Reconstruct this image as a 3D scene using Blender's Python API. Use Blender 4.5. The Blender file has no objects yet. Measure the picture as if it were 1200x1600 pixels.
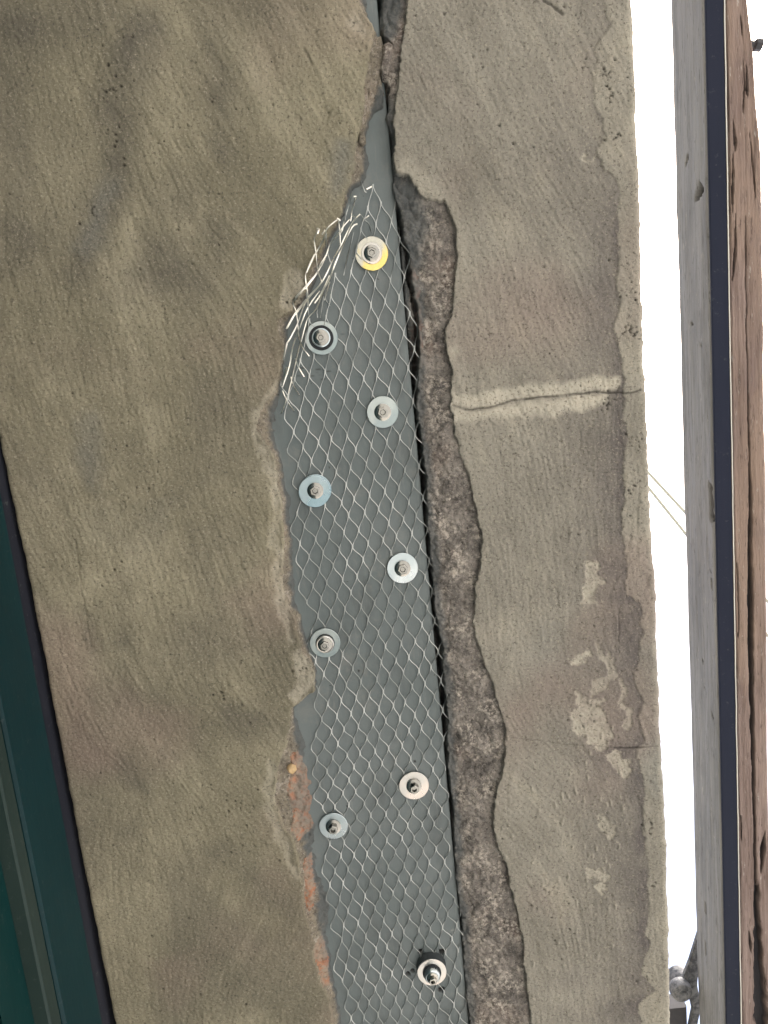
import bpy, math, random
import numpy as np
from mathutils import Matrix, Vector

random.seed(7)
RNG = np.random.default_rng(11)
sc = bpy.context.scene
COL = sc.collection

# ------------------------------------------------------------------ camera
CAM = np.array((0.0, 0.0, 1.6))
F = 1155.0                                  # focal length in photo pixels (1200 x 1600)
def nrm(v):
    v = np.asarray(v, float)
    return v / np.linalg.norm(v)
_Y = nrm((652, 6486, 1155))                 # the soffit's length, in camera axes (right, down, forward)
_Z = np.array((-20, -205, 1155), float)
_Z = nrm(_Z - _Y * _Z.dot(_Y))
_X = np.cross(_Y, _Z)
R3 = np.stack((_X, _Y, _Z))
cam = bpy.data.cameras.new('camera')
cam.sensor_fit = 'VERTICAL'
cam.sensor_height = 24
cam.lens = 24 * F / 1600
cam.clip_start = 0.02
cam.clip_end = 2000
co = bpy.data.objects.new('camera', cam)
COL.objects.link(co)
right, down, fwd = R3[:, 0], R3[:, 1], R3[:, 2]
m = Matrix.Identity(4)
for i in range(3):
    m[i][0], m[i][1], m[i][2], m[i][3] = right[i], -down[i], -fwd[i], CAM[i]
co.matrix_world = m
sc.camera = co

# ------------------------------------------------------------------ world, sun, exposure
SUN_EL, SUN_AZ = 58.0, 20.0                 # azimuth measured from +X towards -Y
w = bpy.data.worlds.new('World')
sc.world = w
w.use_nodes = True
nt = w.node_tree
bg = nt.nodes['Background']
sky = nt.nodes.new('ShaderNodeTexSky')
sky.sky_type = 'NISHITA'
sky.sun_disc = False
sky.sun_elevation = math.radians(SUN_EL)
sky.sun_rotation = math.radians(90 + SUN_AZ)
sky.dust_density = 7.0
sky.air_density = 1.0
sky.ozone_density = 0.6
nt.links.new(sky.outputs[0], bg.inputs[0])
bg.inputs[1].default_value = 0.14
sun = bpy.data.lights.new('sun', 'SUN')
sun.energy = 1.5
sun.angle = math.radians(14)
sun.color = (1.0, 0.965, 0.92)
so = bpy.data.objects.new('sun', sun)
COL.objects.link(so)
el, az = math.radians(SUN_EL), math.radians(SUN_AZ)
sd = Vector((math.cos(el) * math.cos(az), -math.cos(el) * math.sin(az), math.sin(el)))
so.rotation_euler = sd.to_track_quat('Z', 'Y').to_euler()
so.location = sd * 20
vs = sc.view_settings
vs.view_transform = 'Standard'
vs.look = 'None'
vs.gamma = 1
vs.use_curve_mapping = False
vs.exposure = 1.9
sc.cycles.max_bounces = 8
sc.cycles.diffuse_bounces = 5

# ------------------------------------------------------------------ helpers
def px(x, y, z):
    """where the ray through a photo pixel meets the horizontal plane z"""
    r = R3 @ np.array((x - 600.0, y - 800.0, F))
    return CAM + r * ((z - CAM[2]) / r[2])
def px_side(x, y, X):
    r = R3 @ np.array((x - 600.0, y - 800.0, F))
    return CAM + r * ((X - CAM[0]) / r[0])
def pxs(pts, z):
    return np.array([px(a, b, z)[:2] for a, b in pts])

TAB = RNG.random((256, 256)).astype(np.float32)
def vnoise(x, y, seed=0):
    x = x + seed * 17.31
    y = y + seed * 9.73
    xi = np.floor(x).astype(np.int32)
    yi = np.floor(y).astype(np.int32)
    fx = (x - xi).astype(np.float32)
    fy = (y - yi).astype(np.float32)
    fx = fx * fx * (3 - 2 * fx)
    fy = fy * fy * (3 - 2 * fy)
    x0, x1, y0, y1 = xi & 255, (xi + 1) & 255, yi & 255, (yi + 1) & 255
    a, b, c, d = TAB[x0, y0], TAB[x1, y0], TAB[x0, y1], TAB[x1, y1]
    return (a + (b - a) * fx) * (1 - fy) + (c + (d - c) * fx) * fy
def fbm(x, y, f, octaves=4, seed=0, gain=0.5):
    v, a, t = 0, 1.0, 0
    for k in range(octaves):
        v = v + a * (vnoise(x * f, y * f, seed + k * 5) - 0.5)
        t += a
        a *= gain
        f *= 2.03
    return v / t * 2                         # about -1 .. 1
def sstep(a, b, v):
    t = np.clip((v - a) / (b - a), 0, 1)
    return t * t * (3 - 2 * t)
def poly_sd(X, Y, P):
    """signed distance to a closed polygon, positive inside"""
    d = np.full(X.shape, 1e9)
    ins = np.zeros(X.shape, bool)
    n = len(P)
    for i in range(n):
        (ax, ay), (bx, by) = P[i], P[(i + 1) % n]
        ex, ey = bx - ax, by - ay
        L = ex * ex + ey * ey + 1e-12
        t = np.clip(((X - ax) * ex + (Y - ay) * ey) / L, 0, 1)
        dx, dy = X - ax - t * ex, Y - ay - t * ey
        d = np.minimum(d, dx * dx + dy * dy)
        if ay != by:
            c = ((ay > Y) != (by > Y)) & (X < ex * (Y - ay) / (by - ay) + ax)
            ins ^= c
    d = np.sqrt(d)
    return np.where(ins, d, -d)
def poly_sd_box(X, Y, P, margin):
    out = np.full(X.shape, -margin)
    mk = (X > P[:, 0].min() - margin) & (X < P[:, 0].max() + margin) & (Y > P[:, 1].min() - margin) & (Y < P[:, 1].max() + margin)
    out[mk] = np.maximum(poly_sd(X[mk], Y[mk], P), -margin)
    return out
def line_d(X, Y, P, margin=0.05):
    out = np.full(X.shape, margin)
    mk = (X > P[:, 0].min() - margin) & (X < P[:, 0].max() + margin) & (Y > P[:, 1].min() - margin) & (Y < P[:, 1].max() + margin)
    x, y = X[mk], Y[mk]
    d = np.full(x.shape, margin ** 2)
    for i in range(len(P) - 1):
        (ax, ay), (bx, by) = P[i], P[i + 1]
        ex, ey = bx - ax, by - ay
        t = np.clip(((x - ax) * ex + (y - ay) * ey) / (ex * ex + ey * ey + 1e-12), 0, 1)
        d = np.minimum(d, (x - ax - t * ex) ** 2 + (y - ay - t * ey) ** 2)
    out[mk] = np.sqrt(d)
    return out

def mesh_np(name, V, Fq, mat, parent=None, attrs=None, smooth=True):
    me = bpy.data.meshes.new(name)
    V = np.ascontiguousarray(V, np.float32)
    Fq = np.ascontiguousarray(Fq, np.int32)
    n, k = Fq.shape
    me.vertices.add(len(V))
    me.vertices.foreach_set('co', V.ravel())
    me.loops.add(n * k)
    me.loops.foreach_set('vertex_index', Fq.ravel())
    me.polygons.add(n)
    me.polygons.foreach_set('loop_start', np.arange(0, n * k, k, dtype=np.int32))
    me.update(calc_edges=True)
    me.polygons.foreach_set('use_smooth', np.full(n, smooth))
    for a, v in (attrs or {}).items():
        at = me.attributes.new(a, 'FLOAT', 'POINT')
        at.data.foreach_set('value', np.ascontiguousarray(v, np.float32))
    me.materials.append(mat)
    o = bpy.data.objects.new(name, me)
    COL.objects.link(o)
    if parent:
        o.parent = parent
    return o
class MB:
    """collects polygons into one mesh"""
    def __init__(s):
        s.v, s.f = [], []
    def box(s, x0, x1, y0, y1, z0, z1, bev=0.0):
        b = len(s.v)
        if bev <= 0:
            s.v += [(x, y, z) for x in (x0, x1) for y in (y0, y1) for z in (z0, z1)]
            s.f += [tuple(b + i for i in q) for q in ((0, 1, 3, 2), (4, 6, 7, 5), (0, 4, 5, 1), (2, 3, 7, 6), (0, 2, 6, 4), (1, 5, 7, 3))]
        else:                                # prism along Y with bevelled long edges
            pr = [(x0 + bev, z0), (x1 - bev, z0), (x1, z0 + bev), (x1, z1 - bev), (x1 - bev, z1), (x0 + bev, z1), (x0, z1 - bev), (x0, z0 + bev)]
            for y in (y0, y1):
                s.v += [(a, y, c) for a, c in pr]
            s.f += [(b + i, b + (i + 1) % 8, b + 8 + (i + 1) % 8, b + 8 + i) for i in range(8)]
            s.f += [tuple(b + 7 - i for i in range(8)), tuple(b + 8 + i for i in range(8))]
        return s
    def ribbon(s, pts, wid, thk, roll=0.0):
        """a flat bar swept along pts, its section rolled about the path"""
        pts = [Vector(p) for p in pts]
        b, n = len(s.v), len(pts)
        for i, p in enumerate(pts):
            t = (pts[min(i + 1, n - 1)] - pts[max(i - 1, 0)]).normalized()
            u = t.cross(Vector((0, 0, 1)))
            if u.length < 1e-4:
                u = Vector((1, 0, 0))
            u.normalize()
            v = u.cross(t).normalized()
            r = roll[i] if hasattr(roll, '__len__') else roll
            a = u * math.cos(r) + v * math.sin(r)
            c = -u * math.sin(r) + v * math.cos(r)
            ww = wid[i] if hasattr(wid, '__len__') else wid
            for sa, sb in ((-1, -1), (1, -1), (1, 1), (-1, 1)):
                s.v.append(tuple(p + a * sa * ww / 2 + c * sb * thk / 2))
        for i in range(n - 1):
            for k in range(4):
                s.f.append((b + i * 4 + k, b + i * 4 + (k + 1) % 4, b + i * 4 + 4 + (k + 1) % 4, b + i * 4 + 4 + k))
        s.f += [(b + 3, b + 2, b + 1, b), tuple(b + (n - 1) * 4 + k for k in range(4))]
        return s
    def lathe(s, prof, n=40, c=(0, 0, 0), axis='Z', cap=True):
        b = len(s.v)
        for r, h in prof:
            for k in range(n):
                a = 2 * math.pi * k / n
                p = (r * math.cos(a), r * math.sin(a), h)
                if axis == 'Y':
                    p = (p[0], p[2], p[1])
                s.v.append((c[0] + p[0], c[1] + p[1], c[2] + p[2]))
        for i in range(len(prof) - 1):
            for k in range(n):
                s.f.append((b + i * n + k, b + i * n + (k + 1) % n, b + (i + 1) * n + (k + 1) % n, b + (i + 1) * n + k))
        if cap:
            s.f += [tuple(b + n - 1 - k for k in range(n)), tuple(b + (len(prof) - 1) * n + k for k in range(n))]
        return s
    def build(s, name, mat, parent=None, smooth=False, bevel=0.0):
        me = bpy.data.meshes.new(name)
        me.from_pydata(s.v, [], s.f)
        me.materials.append(mat)
        o = bpy.data.objects.new(name, me)
        COL.objects.link(o)
        import bmesh
        bm = bmesh.new()
        bm.from_mesh(me)
        bmesh.ops.recalc_face_normals(bm, faces=bm.faces)
        if bevel:
            bmesh.ops.bevel(bm, geom=[e for e in bm.edges if e.calc_face_angle(0) > 0.6], offset=bevel, segments=2, affect='EDGES')
        bm.to_mesh(me)
        bm.free()
        if smooth:
            for p in me.polygons:
                p.use_smooth = True
            me.set_sharp_from_angle(angle=math.radians(40))
        if parent:
            o.parent = parent
        return o
def thing(name, label, cat, group=None, loc=(0, 0, 0)):
    o = bpy.data.objects.new(name, None)
    COL.objects.link(o)
    o.location = loc
    o.empty_display_size = 0.05
    o['label'] = label
    o['category'] = cat
    if group:
        o['group'] = group
    return o

# ------------------------------------------------------------------ node material helper
class NT:
    def __init__(s, name):
        s.m = bpy.data.materials.new(name)
        s.m.use_nodes = True
        s.t = s.m.node_tree
        s.b = s.t.nodes['Principled BSDF']
        s.co = s.t.nodes.new('ShaderNodeTexCoord').outputs['Object']
    def n(s, typ, **kw):
        o = s.t.nodes.new(typ)
        for k, v in kw.items():
            setattr(o, k, v)
        return o
    def set(s, sock, v):
        if isinstance(v, bpy.types.NodeSocket):
            s.t.links.new(v, sock)
        elif isinstance(v, (tuple, list)):
            sock.default_value = tuple(v) + (1,) if len(v) == 3 and len(sock.default_value) == 4 else v
        else:
            sock.default_value = v
    def noise(s, scale, detail=4, rough=0.55, stretch=None, dist=0.0):
        o = s.n('ShaderNodeTexNoise')
        c = s.co
        if stretch:
            mp = s.n('ShaderNodeMapping')
            mp.inputs['Scale'].default_value = stretch
            s.t.links.new(c, mp.inputs[0])
            c = mp.outputs[0]
        s.t.links.new(c, o.inputs['Vector'])
        o.inputs['Scale'].default_value = scale
        o.inputs['Detail'].default_value = detail
        o.inputs['Roughness'].default_value = rough
        o.inputs['Distortion'].default_value = dist
        return o.outputs['Fac']
    def voro(s, scale, rnd=1.0):
        o = s.n('ShaderNodeTexVoronoi')
        s.t.links.new(s.co, o.inputs['Vector'])
        o.inputs['Scale'].default_value = scale
        o.inputs['Randomness'].default_value = rnd
        return o
    def ramp(s, v, a, b, lo=0.0, hi=1.0):
        o = s.n('ShaderNodeMapRange', interpolation_type='SMOOTHSTEP')
        s.set(o.inputs[0], v)
        for i, q in enumerate((a, b, lo, hi)):
            s.set(o.inputs[i + 1], q)
        return o.outputs[0]
    def math(s, op, a, b=0.0):
        o = s.n('ShaderNodeMath', operation=op)
        s.set(o.inputs[0], a)
        s.set(o.inputs[1], b)
        return o.outputs[0]
    def mix(s, f, a, b, mode='MIX'):
        o = s.n('ShaderNodeMix', data_type='RGBA', blend_type=mode)
        s.set(o.inputs['Factor'], f)
        s.set(o.inputs[6], a)
        s.set(o.inputs[7], b)
        return o.outputs[2]
    def attr(s, name):
        return s.n('ShaderNodeAttribute', attribute_name=name).outputs['Fac']
    def bump(s, h, dist, strength=1.0, prev=None):
        o = s.n('ShaderNodeBump')
        o.inputs['Strength'].default_value = strength
        o.inputs['Distance'].default_value = dist
        s.t.links.new(h, o.inputs['Height'])
        if prev:
            s.t.links.new(prev, o.inputs['Normal'])
        return o.outputs[0]
    def done(s, col, rough=0.9, metal=0.0, normal=None, spec=0.3):
        s.set(s.b.inputs['Base Color'], col)
        s.set(s.b.inputs['Roughness'], rough)
        s.set(s.b.inputs['Metallic'], metal)
        s.set(s.b.inputs['Specular IOR Level'], spec)
        if normal:
            s.t.links.new(normal, s.b.inputs['Normal'])
        return s.m

def plaster_mat(name, dark, mid, light):
    k = NT(name)
    c = k.mix(k.ramp(k.noise(7, 5, 0.6), 0.3, 0.7), dark, light)
    c = k.mix(0.5, c, mid)
    c = k.mix(k.math('MULTIPLY', k.ramp(k.noise(38, 5, 0.65), 0.5, 0.75), 0.35), c, light)
    c = k.mix(k.ramp(k.attr('streak'), -1.0, 1.0, 0.34, 0.0), c, (0.10, 0.094, 0.072))
    c = k.mix(k.ramp(k.attr('streak'), 0.0, 1.0, 0.0, 0.34), c, (0.42, 0.385, 0.285))
    c = k.mix(k.math('MULTIPLY', k.attr('stain'), 0.9), c, (0.112, 0.105, 0.086))
    c = k.mix(k.math('MULTIPLY', k.attr('cool'), 0.6), c, (0.17, 0.18, 0.175))
    c = k.mix(k.math('MULTIPLY', k.attr('pink'), 0.45), c, (0.27, 0.20, 0.175))
    c = k.mix(k.math('MULTIPLY', k.attr('damp'), k.ramp(k.noise(70, 5, 0.7, (1, 0.3, 1)), 0.3, 0.62, 0.62, 1.0)), c, (0.120, 0.108, 0.106))
    c = k.mix(k.attr('pale'), c, (0.50, 0.468, 0.385))
    # sand grain: dark and light specks
    g = k.noise(420, 3, 0.7)
    c = k.mix(k.ramp(g, 0.53, 0.72, 0.0, 0.42), c, (0.50, 0.455, 0.355))
    c = k.mix(k.ramp(k.noise(330, 3, 0.75), 0.53, 0.70, 0.0, 0.75), c, (0.085, 0.076, 0.062))
    v = k.voro(150)
    pit = k.math('MULTIPLY', k.ramp(v.outputs['Distance'], 0.10, 0.2, 1.0, 0.0), k.ramp(k.noise(26, 4, 0.6), 0.6, 0.72))
    c = k.mix(k.math('MULTIPLY', pit, 0.85), c, (0.03, 0.027, 0.022))
    c = k.mix(k.attr('crack'), c, (0.025, 0.022, 0.02))
    c = k.mix(k.attr('paint'), c, (0.125, 0.14, 0.14))
    n1 = k.bump(k.noise(300, 5, 0.75), 0.0021, 0.9)
    return k.done(c, 0.93, 0, n1, 0.15)
def mortar_mat(name, a, b, white=0.5, red=0.0):
    k = NT(name)
    c = k.mix(k.ramp(k.noise(32, 6, 0.7), 0.3, 0.7), a, b)
    c = k.mix(k.ramp(k.noise(17, 4, 0.6), 0.53, 0.68, 0.0, 0.5 + red), c, (0.25, 0.15, 0.112))
    c = k.mix(k.ramp(k.noise(260, 4, 0.8), 0.50, 0.66, 0, 0.8), c, (0.07, 0.062, 0.058))
    c = k.mix(k.ramp(k.noise(340, 3, 0.7), 0.55, 0.68, 0, 0.6), c, (0.50, 0.46, 0.40))
    wv = k.math('MULTIPLY', k.ramp(k.noise(190, 5, 0.75), 0.47, 0.58), k.ramp(k.noise(34, 4, 0.6), 0.46, 0.57))
    c = k.mix(k.math('MULTIPLY', wv, white), c, (0.56, 0.51, 0.44))
    v = k.voro(330)
    c = k.mix(k.ramp(v.outputs['Distance'], 0.14, 0.24, 0.6, 0.0), c, (0.40, 0.34, 0.27))
    c = k.mix(k.attr('paint'), c, (0.13, 0.145, 0.147))
    c = k.mix(k.attr('crack'), c, (0.02, 0.018, 0.016))
    n1 = k.bump(k.noise(170, 6, 0.8), 0.005, 1.0)
    return k.done(c, 0.95, 0, n1, 0.12)

M = {}
M['plaster_l'] = plaster_mat('warm_cement_render', (0.198, 0.183, 0.127), (0.262, 0.242, 0.17), (0.345, 0.318, 0.226))
M['plaster_r'] = plaster_mat('grey_cement_render', (0.258, 0.243, 0.205), (0.312, 0.296, 0.25), (0.388, 0.367, 0.31))
M['mortar'] = mortar_mat('rough_mortar', (0.13, 0.121, 0.112), (0.385, 0.352, 0.312), 1.0, -0.2)
M['slurry'] = mortar_mat('smeared_mortar', (0.22, 0.2, 0.16), (0.33, 0.29, 0.22), 0.5, -0.3)
def brick_mat():
    k = NT('orange_brick')
    c = k.mix(k.ramp(k.noise(45, 5, 0.7), 0.35, 0.65), (0.40, 0.165, 0.088), (0.34, 0.225, 0.16))
    c = k.mix(k.ramp(k.noise(85, 5, 0.8), 0.41, 0.56, 0, 0.92), c, (0.30, 0.25, 0.195))
    c = k.mix(k.ramp(k.noise(190, 4, 0.7), 0.52, 0.7, 0, 0.7), c, (0.10, 0.06, 0.045))
    c = k.mix(k.attr('paint'), c, (0.13, 0.145, 0.147))
    return k.done(c, 0.95, 0, k.bump(k.noise(170, 5, 0.75), 0.003, 0.9), 0.1)
M['brick'] = brick_mat()
def steel_paint():
    k = NT('grey_steel_paint')
    c = k.mix(k.ramp(k.noise(5, 4, 0.6), 0.3, 0.7), (0.120, 0.146, 0.147), (0.142, 0.167, 0.168))
    c = k.mix(k.ramp(k.noise(24, 5, 0.7, (1, 0.4, 1)), 0.48, 0.7, 0, 0.5), c, (0.085, 0.096, 0.094))
    c = k.mix(k.ramp(k.noise(60, 6, 0.75, (1.6, 0.3, 1)), 0.56, 0.70, 0, 0.4), c, (0.19, 0.20, 0.19))
    c = k.mix(k.ramp(k.noise(110, 3, 0.6), 0.71, 0.76, 0, 0.8), c, (0.04, 0.04, 0.038))
    c = k.mix(k.ramp(k.noise(140, 4, 0.7, (1, 0.08, 1)), 0.60, 0.72, 0, 0.35), c, (0.22, 0.235, 0.23))
    c = k.mix(k.ramp(k.noise(18, 6, 0.75), 0.54, 0.68, 0, 0.3), c, (0.215, 0.215, 0.195))
    c = k.mix(k.attr('mark'), c, (0.018, 0.018, 0.018))
    c = k.mix(k.attr('scuff'), c, (0.27, 0.28, 0.265))
    return k.done(c, k.ramp(k.noise(30, 3), 0.3, 0.7, 0.42, 0.6), 0, k.bump(k.noise(90, 3, 0.5), 0.0006, 0.5), 0.4)
M['steel'] = steel_paint()
def metal(name, col, rough, tint=None, var=0.12):
    k = NT(name)
    c = col
    if tint:
        c = k.mix(k.ramp(k.noise(28, 3, 0.5), 0.42, 0.58), col, tint)
    c = k.mix(k.ramp(k.noise(160, 3, 0.6), 0.5, 0.8, 0, var * 0.6), c, tuple(q * 0.45 for q in col))
    return k.done(c, k.ramp(k.noise(40, 2), 0.3, 0.7, rough * 0.85, rough * 1.2), 1.0, None, 0.5)
M['zinc'] = metal('zinc_plate', (0.55, 0.61, 0.63), 0.3, (0.48, 0.55, 0.575))
M['zinc_blue'] = metal('blue_zinc_plate', (0.30, 0.42, 0.475), 0.27, (0.40, 0.50, 0.54))
M['zinc_grey'] = metal('grey_zinc_plate', (0.30, 0.36, 0.37), 0.32, (0.42, 0.47, 0.465))
M['zinc_gold'] = metal('yellow_zinc_plate', (0.72, 0.59, 0.21), 0.22, (0.50, 0.50, 0.44))
M['zinc_pink'] = metal('pinkish_zinc_plate', (0.66, 0.60, 0.55), 0.3, (0.58, 0.57, 0.54))
M['bolt'] = metal('bolt_steel', (0.46, 0.44, 0.395), 0.16, (0.30, 0.30, 0.28), 0.2)
M['wire'] = metal('galvanised_wire', (0.42, 0.44, 0.425), 0.45, (0.25, 0.27, 0.26), 0.4)
M['wire_bright'] = metal('bright_cut_wire', (0.90, 0.88, 0.80), 0.34, (0.70, 0.69, 0.62), 0.2)
k = NT('black_rubber')
M['rubber'] = k.done(k.mix(k.noise(90), (0.016, 0.018, 0.02), (0.034, 0.038, 0.042)), 0.7, 0, None, 0.3)
k = NT('grey_rubber')
M['boot'] = k.done(k.mix(k.noise(90), (0.035, 0.042, 0.045), (0.06, 0.068, 0.07)), 0.7, 0, None, 0.3)
k = NT('dark_drill_hole')
M['hole'] = k.done(k.mix(k.noise(200), (0.008, 0.008, 0.008), (0.02, 0.02, 0.02)), 0.9, 0, None, 0.1)
def paint_mat(name, a, b, rough=0.45, dust=0.15):
    k = NT(name)
    c = k.mix(k.ramp(k.noise(6, 4, 0.6, (1, 0.3, 1)), 0.3, 0.7), a, b)
    c = k.mix(k.ramp(k.noise(120, 5, 0.7), 0.6, 0.75, 0, dust), c, (0.22, 0.24, 0.22))
    return k.done(c, rough, 0, k.bump(k.noise(80, 4, 0.6, (1, 0.25, 1)), 0.0007, 0.5), 0.14)
M['green'] = paint_mat('dark_green_gloss', (0.003, 0.021, 0.025), (0.005, 0.029, 0.034))
M['green_grey'] = paint_mat('faded_green_gloss', (0.017, 0.031, 0.028), (0.025, 0.041, 0.037))
M['green_deep'] = paint_mat('deep_green_gloss', (0.003, 0.024, 0.024), (0.005, 0.034, 0.034))
M['navy'] = paint_mat('dark_navy_paint', (0.008, 0.012, 0.025), (0.013, 0.017, 0.033), 0.6, 0.22)
M['seal'] = paint_mat('dark_sealant', (0.010, 0.012, 0.020), (0.024, 0.026, 0.034), 0.7, 0.2)
def timber_mat(name, a, b, dark, warm=None):
    k = NT(name)
    g = k.noise(120, 5, 0.65, (1, 0.035, 1), 0.4)
    c = k.mix(k.ramp(g, 0.36, 0.64), a, b)
    c = k.mix(k.ramp(k.noise(9, 4, 0.6, (1, 0.4, 1)), 0.42, 0.66, 0, 0.8), c, warm or b)
    c = k.mix(k.ramp(k.noise(230, 5, 0.7, (1, 0.03, 1)), 0.58, 0.70, 0, 0.75), c, dark)
    c = k.mix(k.ramp(k.noise(170, 5, 0.75, (1, 0.22, 1)), 0.60, 0.70, 0, 0.55), c, (0.50, 0.48, 0.44))
    c = k.mix(k.ramp(k.noise(300, 4, 0.75, (1, 0.12, 1)), 0.57, 0.68, 0, 0.7), c, dark)
    c = k.mix(k.ramp(k.noise(60, 4, 0.6, (1, 0.2, 1)), 0.6, 0.72, 0, 0.35), c, dark)
    c = k.mix(k.attr('crack'), c, (0.035, 0.034, 0.037))
    return k.done(c, 0.85, 0, k.bump(k.noise(200, 5, 0.75, (1, 0.12, 1)), 0.003, 1.0), 0.2)
M['grey_timber'] = timber_mat('weathered_grey_timber', (0.205, 0.213, 0.222), (0.30, 0.308, 0.318), (0.095, 0.097, 0.10))
M['red_timber'] = timber_mat('reddish_hardwood', (0.16, 0.118, 0.104), (0.258, 0.2, 0.178), (0.065, 0.046, 0.04), (0.29, 0.217, 0.172))
k = NT('old_grey_iron')
M['iron'] = k.done(k.mix(k.ramp(k.noise(90, 5, 0.7), 0.35, 0.65), (0.055, 0.06, 0.068), (0.20, 0.205, 0.21)), 0.65, 0.2, k.bump(k.noise(140, 5, 0.7), 0.002, 0.8), 0.4)
k = NT('concrete_paving')
M['paving'] = k.done(k.mix(k.ramp(k.noise(1.7, 6, 0.6), 0.3, 0.7), (0.335, 0.335, 0.32), (0.415, 0.415, 0.40)), 0.9, 0, k.bump(k.noise(60, 5, 0.7), 0.004, 0.6), 0.2)
k = NT('cream_house_render')
M['house'] = k.done(k.mix(k.ramp(k.noise(4, 5, 0.6), 0.3, 0.7), (0.33, 0.32, 0.29), (0.40, 0.39, 0.36)), 0.9, 0, k.bump(k.noise(70, 5, 0.7), 0.003, 0.6), 0.2)
k = NT('cable_sheath')
M['cable'] = k.done(k.mix(k.noise(20), (0.30, 0.30, 0.24), (0.36, 0.36, 0.30)), 0.7)

# ------------------------------------------------------------------ ground
g = MB().box(-400, 400, -400, 400, -0.3, 0.0).build('ground', M['paving'])
g['kind'] = 'structure'

# ------------------------------------------------------------------ rendered soffit, one height field cut into parts
ZS = 2.4                                     # the render's face; h > 0 stands proud of it, towards the ground
HS = -0.014                                  # the steel flange's face
L_EDGE = [(-138, 0), (0, 699), (36, 870), (71, 1050), (96, 1180), (118, 1300), (137, 1395), (160, 1510), (178, 1600), (232, 1870)]
R_EDGE = [(984, -120), (988, 0), (993, 100), (996, 180), (1000, 260), (1003, 400), (1006, 520), (1010, 620), (1014, 700), (1018, 800), (1025, 900), (1028, 960),
          (1028, 1000), (1033, 1130), (1037, 1200), (1042, 1300), (1045, 1400), (1047, 1500), (1049, 1600), (1058, 1870)]
OPEN_L = [(552, -330), (552, -120), (557, 0), (567, 13), (583, 40), (582, 57), (577, 100), (570, 140), (565, 180), (560, 207), (557, 227), (553, 262), (547, 287), (535, 310),
          (531, 335), (515, 362), (497, 395), (482, 420), (477, 447), (460, 487), (435, 500), (435, 523), (443, 543), (437, 580), (427, 610), (410, 632),
          (402, 655), (400, 673), (413, 690), (430, 710), (432, 740), (430, 760), (438, 787), (442, 813), (443, 867), (441, 917), (447, 940), (457, 966),
          (464, 991), (471, 1017), (481, 1036), (490, 1055), (488, 1081), (473, 1092), (454, 1107), (451, 1137), (447, 1164), (436, 1185), (430, 1212),
          (428, 1250), (441, 1287), (460, 1317), (470, 1355), (475, 1400), (479, 1445), (488, 1482), (497, 1527), (516, 1561), (520, 1600), (545, 1760), (600, 2150)]
OPEN_R = [(640, -330), (640, -120), (636, 0), (635, 40), (627, 70), (622, 133), (615, 187), (613, 247), (620, 267), (640, 277), (653, 293), (667, 312), (695, 313),
          (703, 333), (715, 360), (713, 400), (708, 447), (708, 487), (698, 513), (697, 543), (703, 577), (703, 620), (707, 660), (717, 700), (730, 740),
          (743, 787), (752, 833), (750, 883), (743, 933), (740, 967), (739, 995), (752, 1025), (769, 1074), (779, 1107), (792, 1141), (786, 1182),
          (782, 1220), (771, 1250), (769, 1287), (779, 1329), (794, 1362), (807, 1415), (816, 1475), (826, 1542), (828, 1600), (838, 1760), (870, 2150)]
STEEL_L = [(600, 163), (590, 166), (583, 182), (578, 202), (577, 228), (575, 262), (566, 286), (553, 292), (545, 303), (538, 330), (530, 347), (512, 380), (490, 440), (473, 480),
           (455, 500), (447, 545), (442, 585), (436, 620), (431, 650), (432, 690), (439, 720), (444, 750), (452, 790), (456, 830), (459, 880), (461, 940), (468, 975),
           (478, 1005), (487, 1040), (492, 1056), (490, 1083), (475, 1096), (458, 1110), (462, 1135), (478, 1168), (483, 1200), (486, 1240), (489, 1290), (493, 1330),
           (498, 1374), (513, 1422), (511, 1475), (519, 1535), (527, 1570), (532, 1600), (560, 1760), (610, 2150)]
STEEL_R = [(a - (3 if 640 <= b <= 1700 else 0), b) for a, b in [(606, 160), (613, 240), (618, 290), (627, 320), (636, 380), (646, 440), (654, 480), (657, 540), (652, 600), (657, 640), (663, 700), (668, 760), (672, 830),
           (680, 900), (686, 960), (692, 1000), (698, 1060), (703, 1092), (700, 1150), (706, 1220), (712, 1300), (716, 1380), (724, 1450), (733, 1540), (741, 1620), (760, 1760), (800, 2150)]]
BORDER = [(940, -120), (941, 0), (943, 20), (956, 37), (930, 66), (928, 115), (929, 160), (947, 206), (934, 237), (936, 261), (965, 283), (968, 307), (963, 341), (967, 379),
          (968, 416), (963, 448), (967, 485), (960, 515), (967, 552), (972, 584), (975, 640), (979, 693), (972, 733), (973, 768), (971, 827), (979, 880), (977, 930),
          (1000, 944), (999, 971), (1003, 987), (997, 1027), (987, 1059), (1003, 1092), (997, 1115), (1005, 1155), (994, 1173), (1008, 1240), (1004, 1280),
          (1011, 1349), (1012, 1387), (1015, 1424), (1009, 1451), (1015, 1478), (1001, 1522), (1024, 1547), (996, 1568), (1005, 1600), (1012, 1870)]

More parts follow.
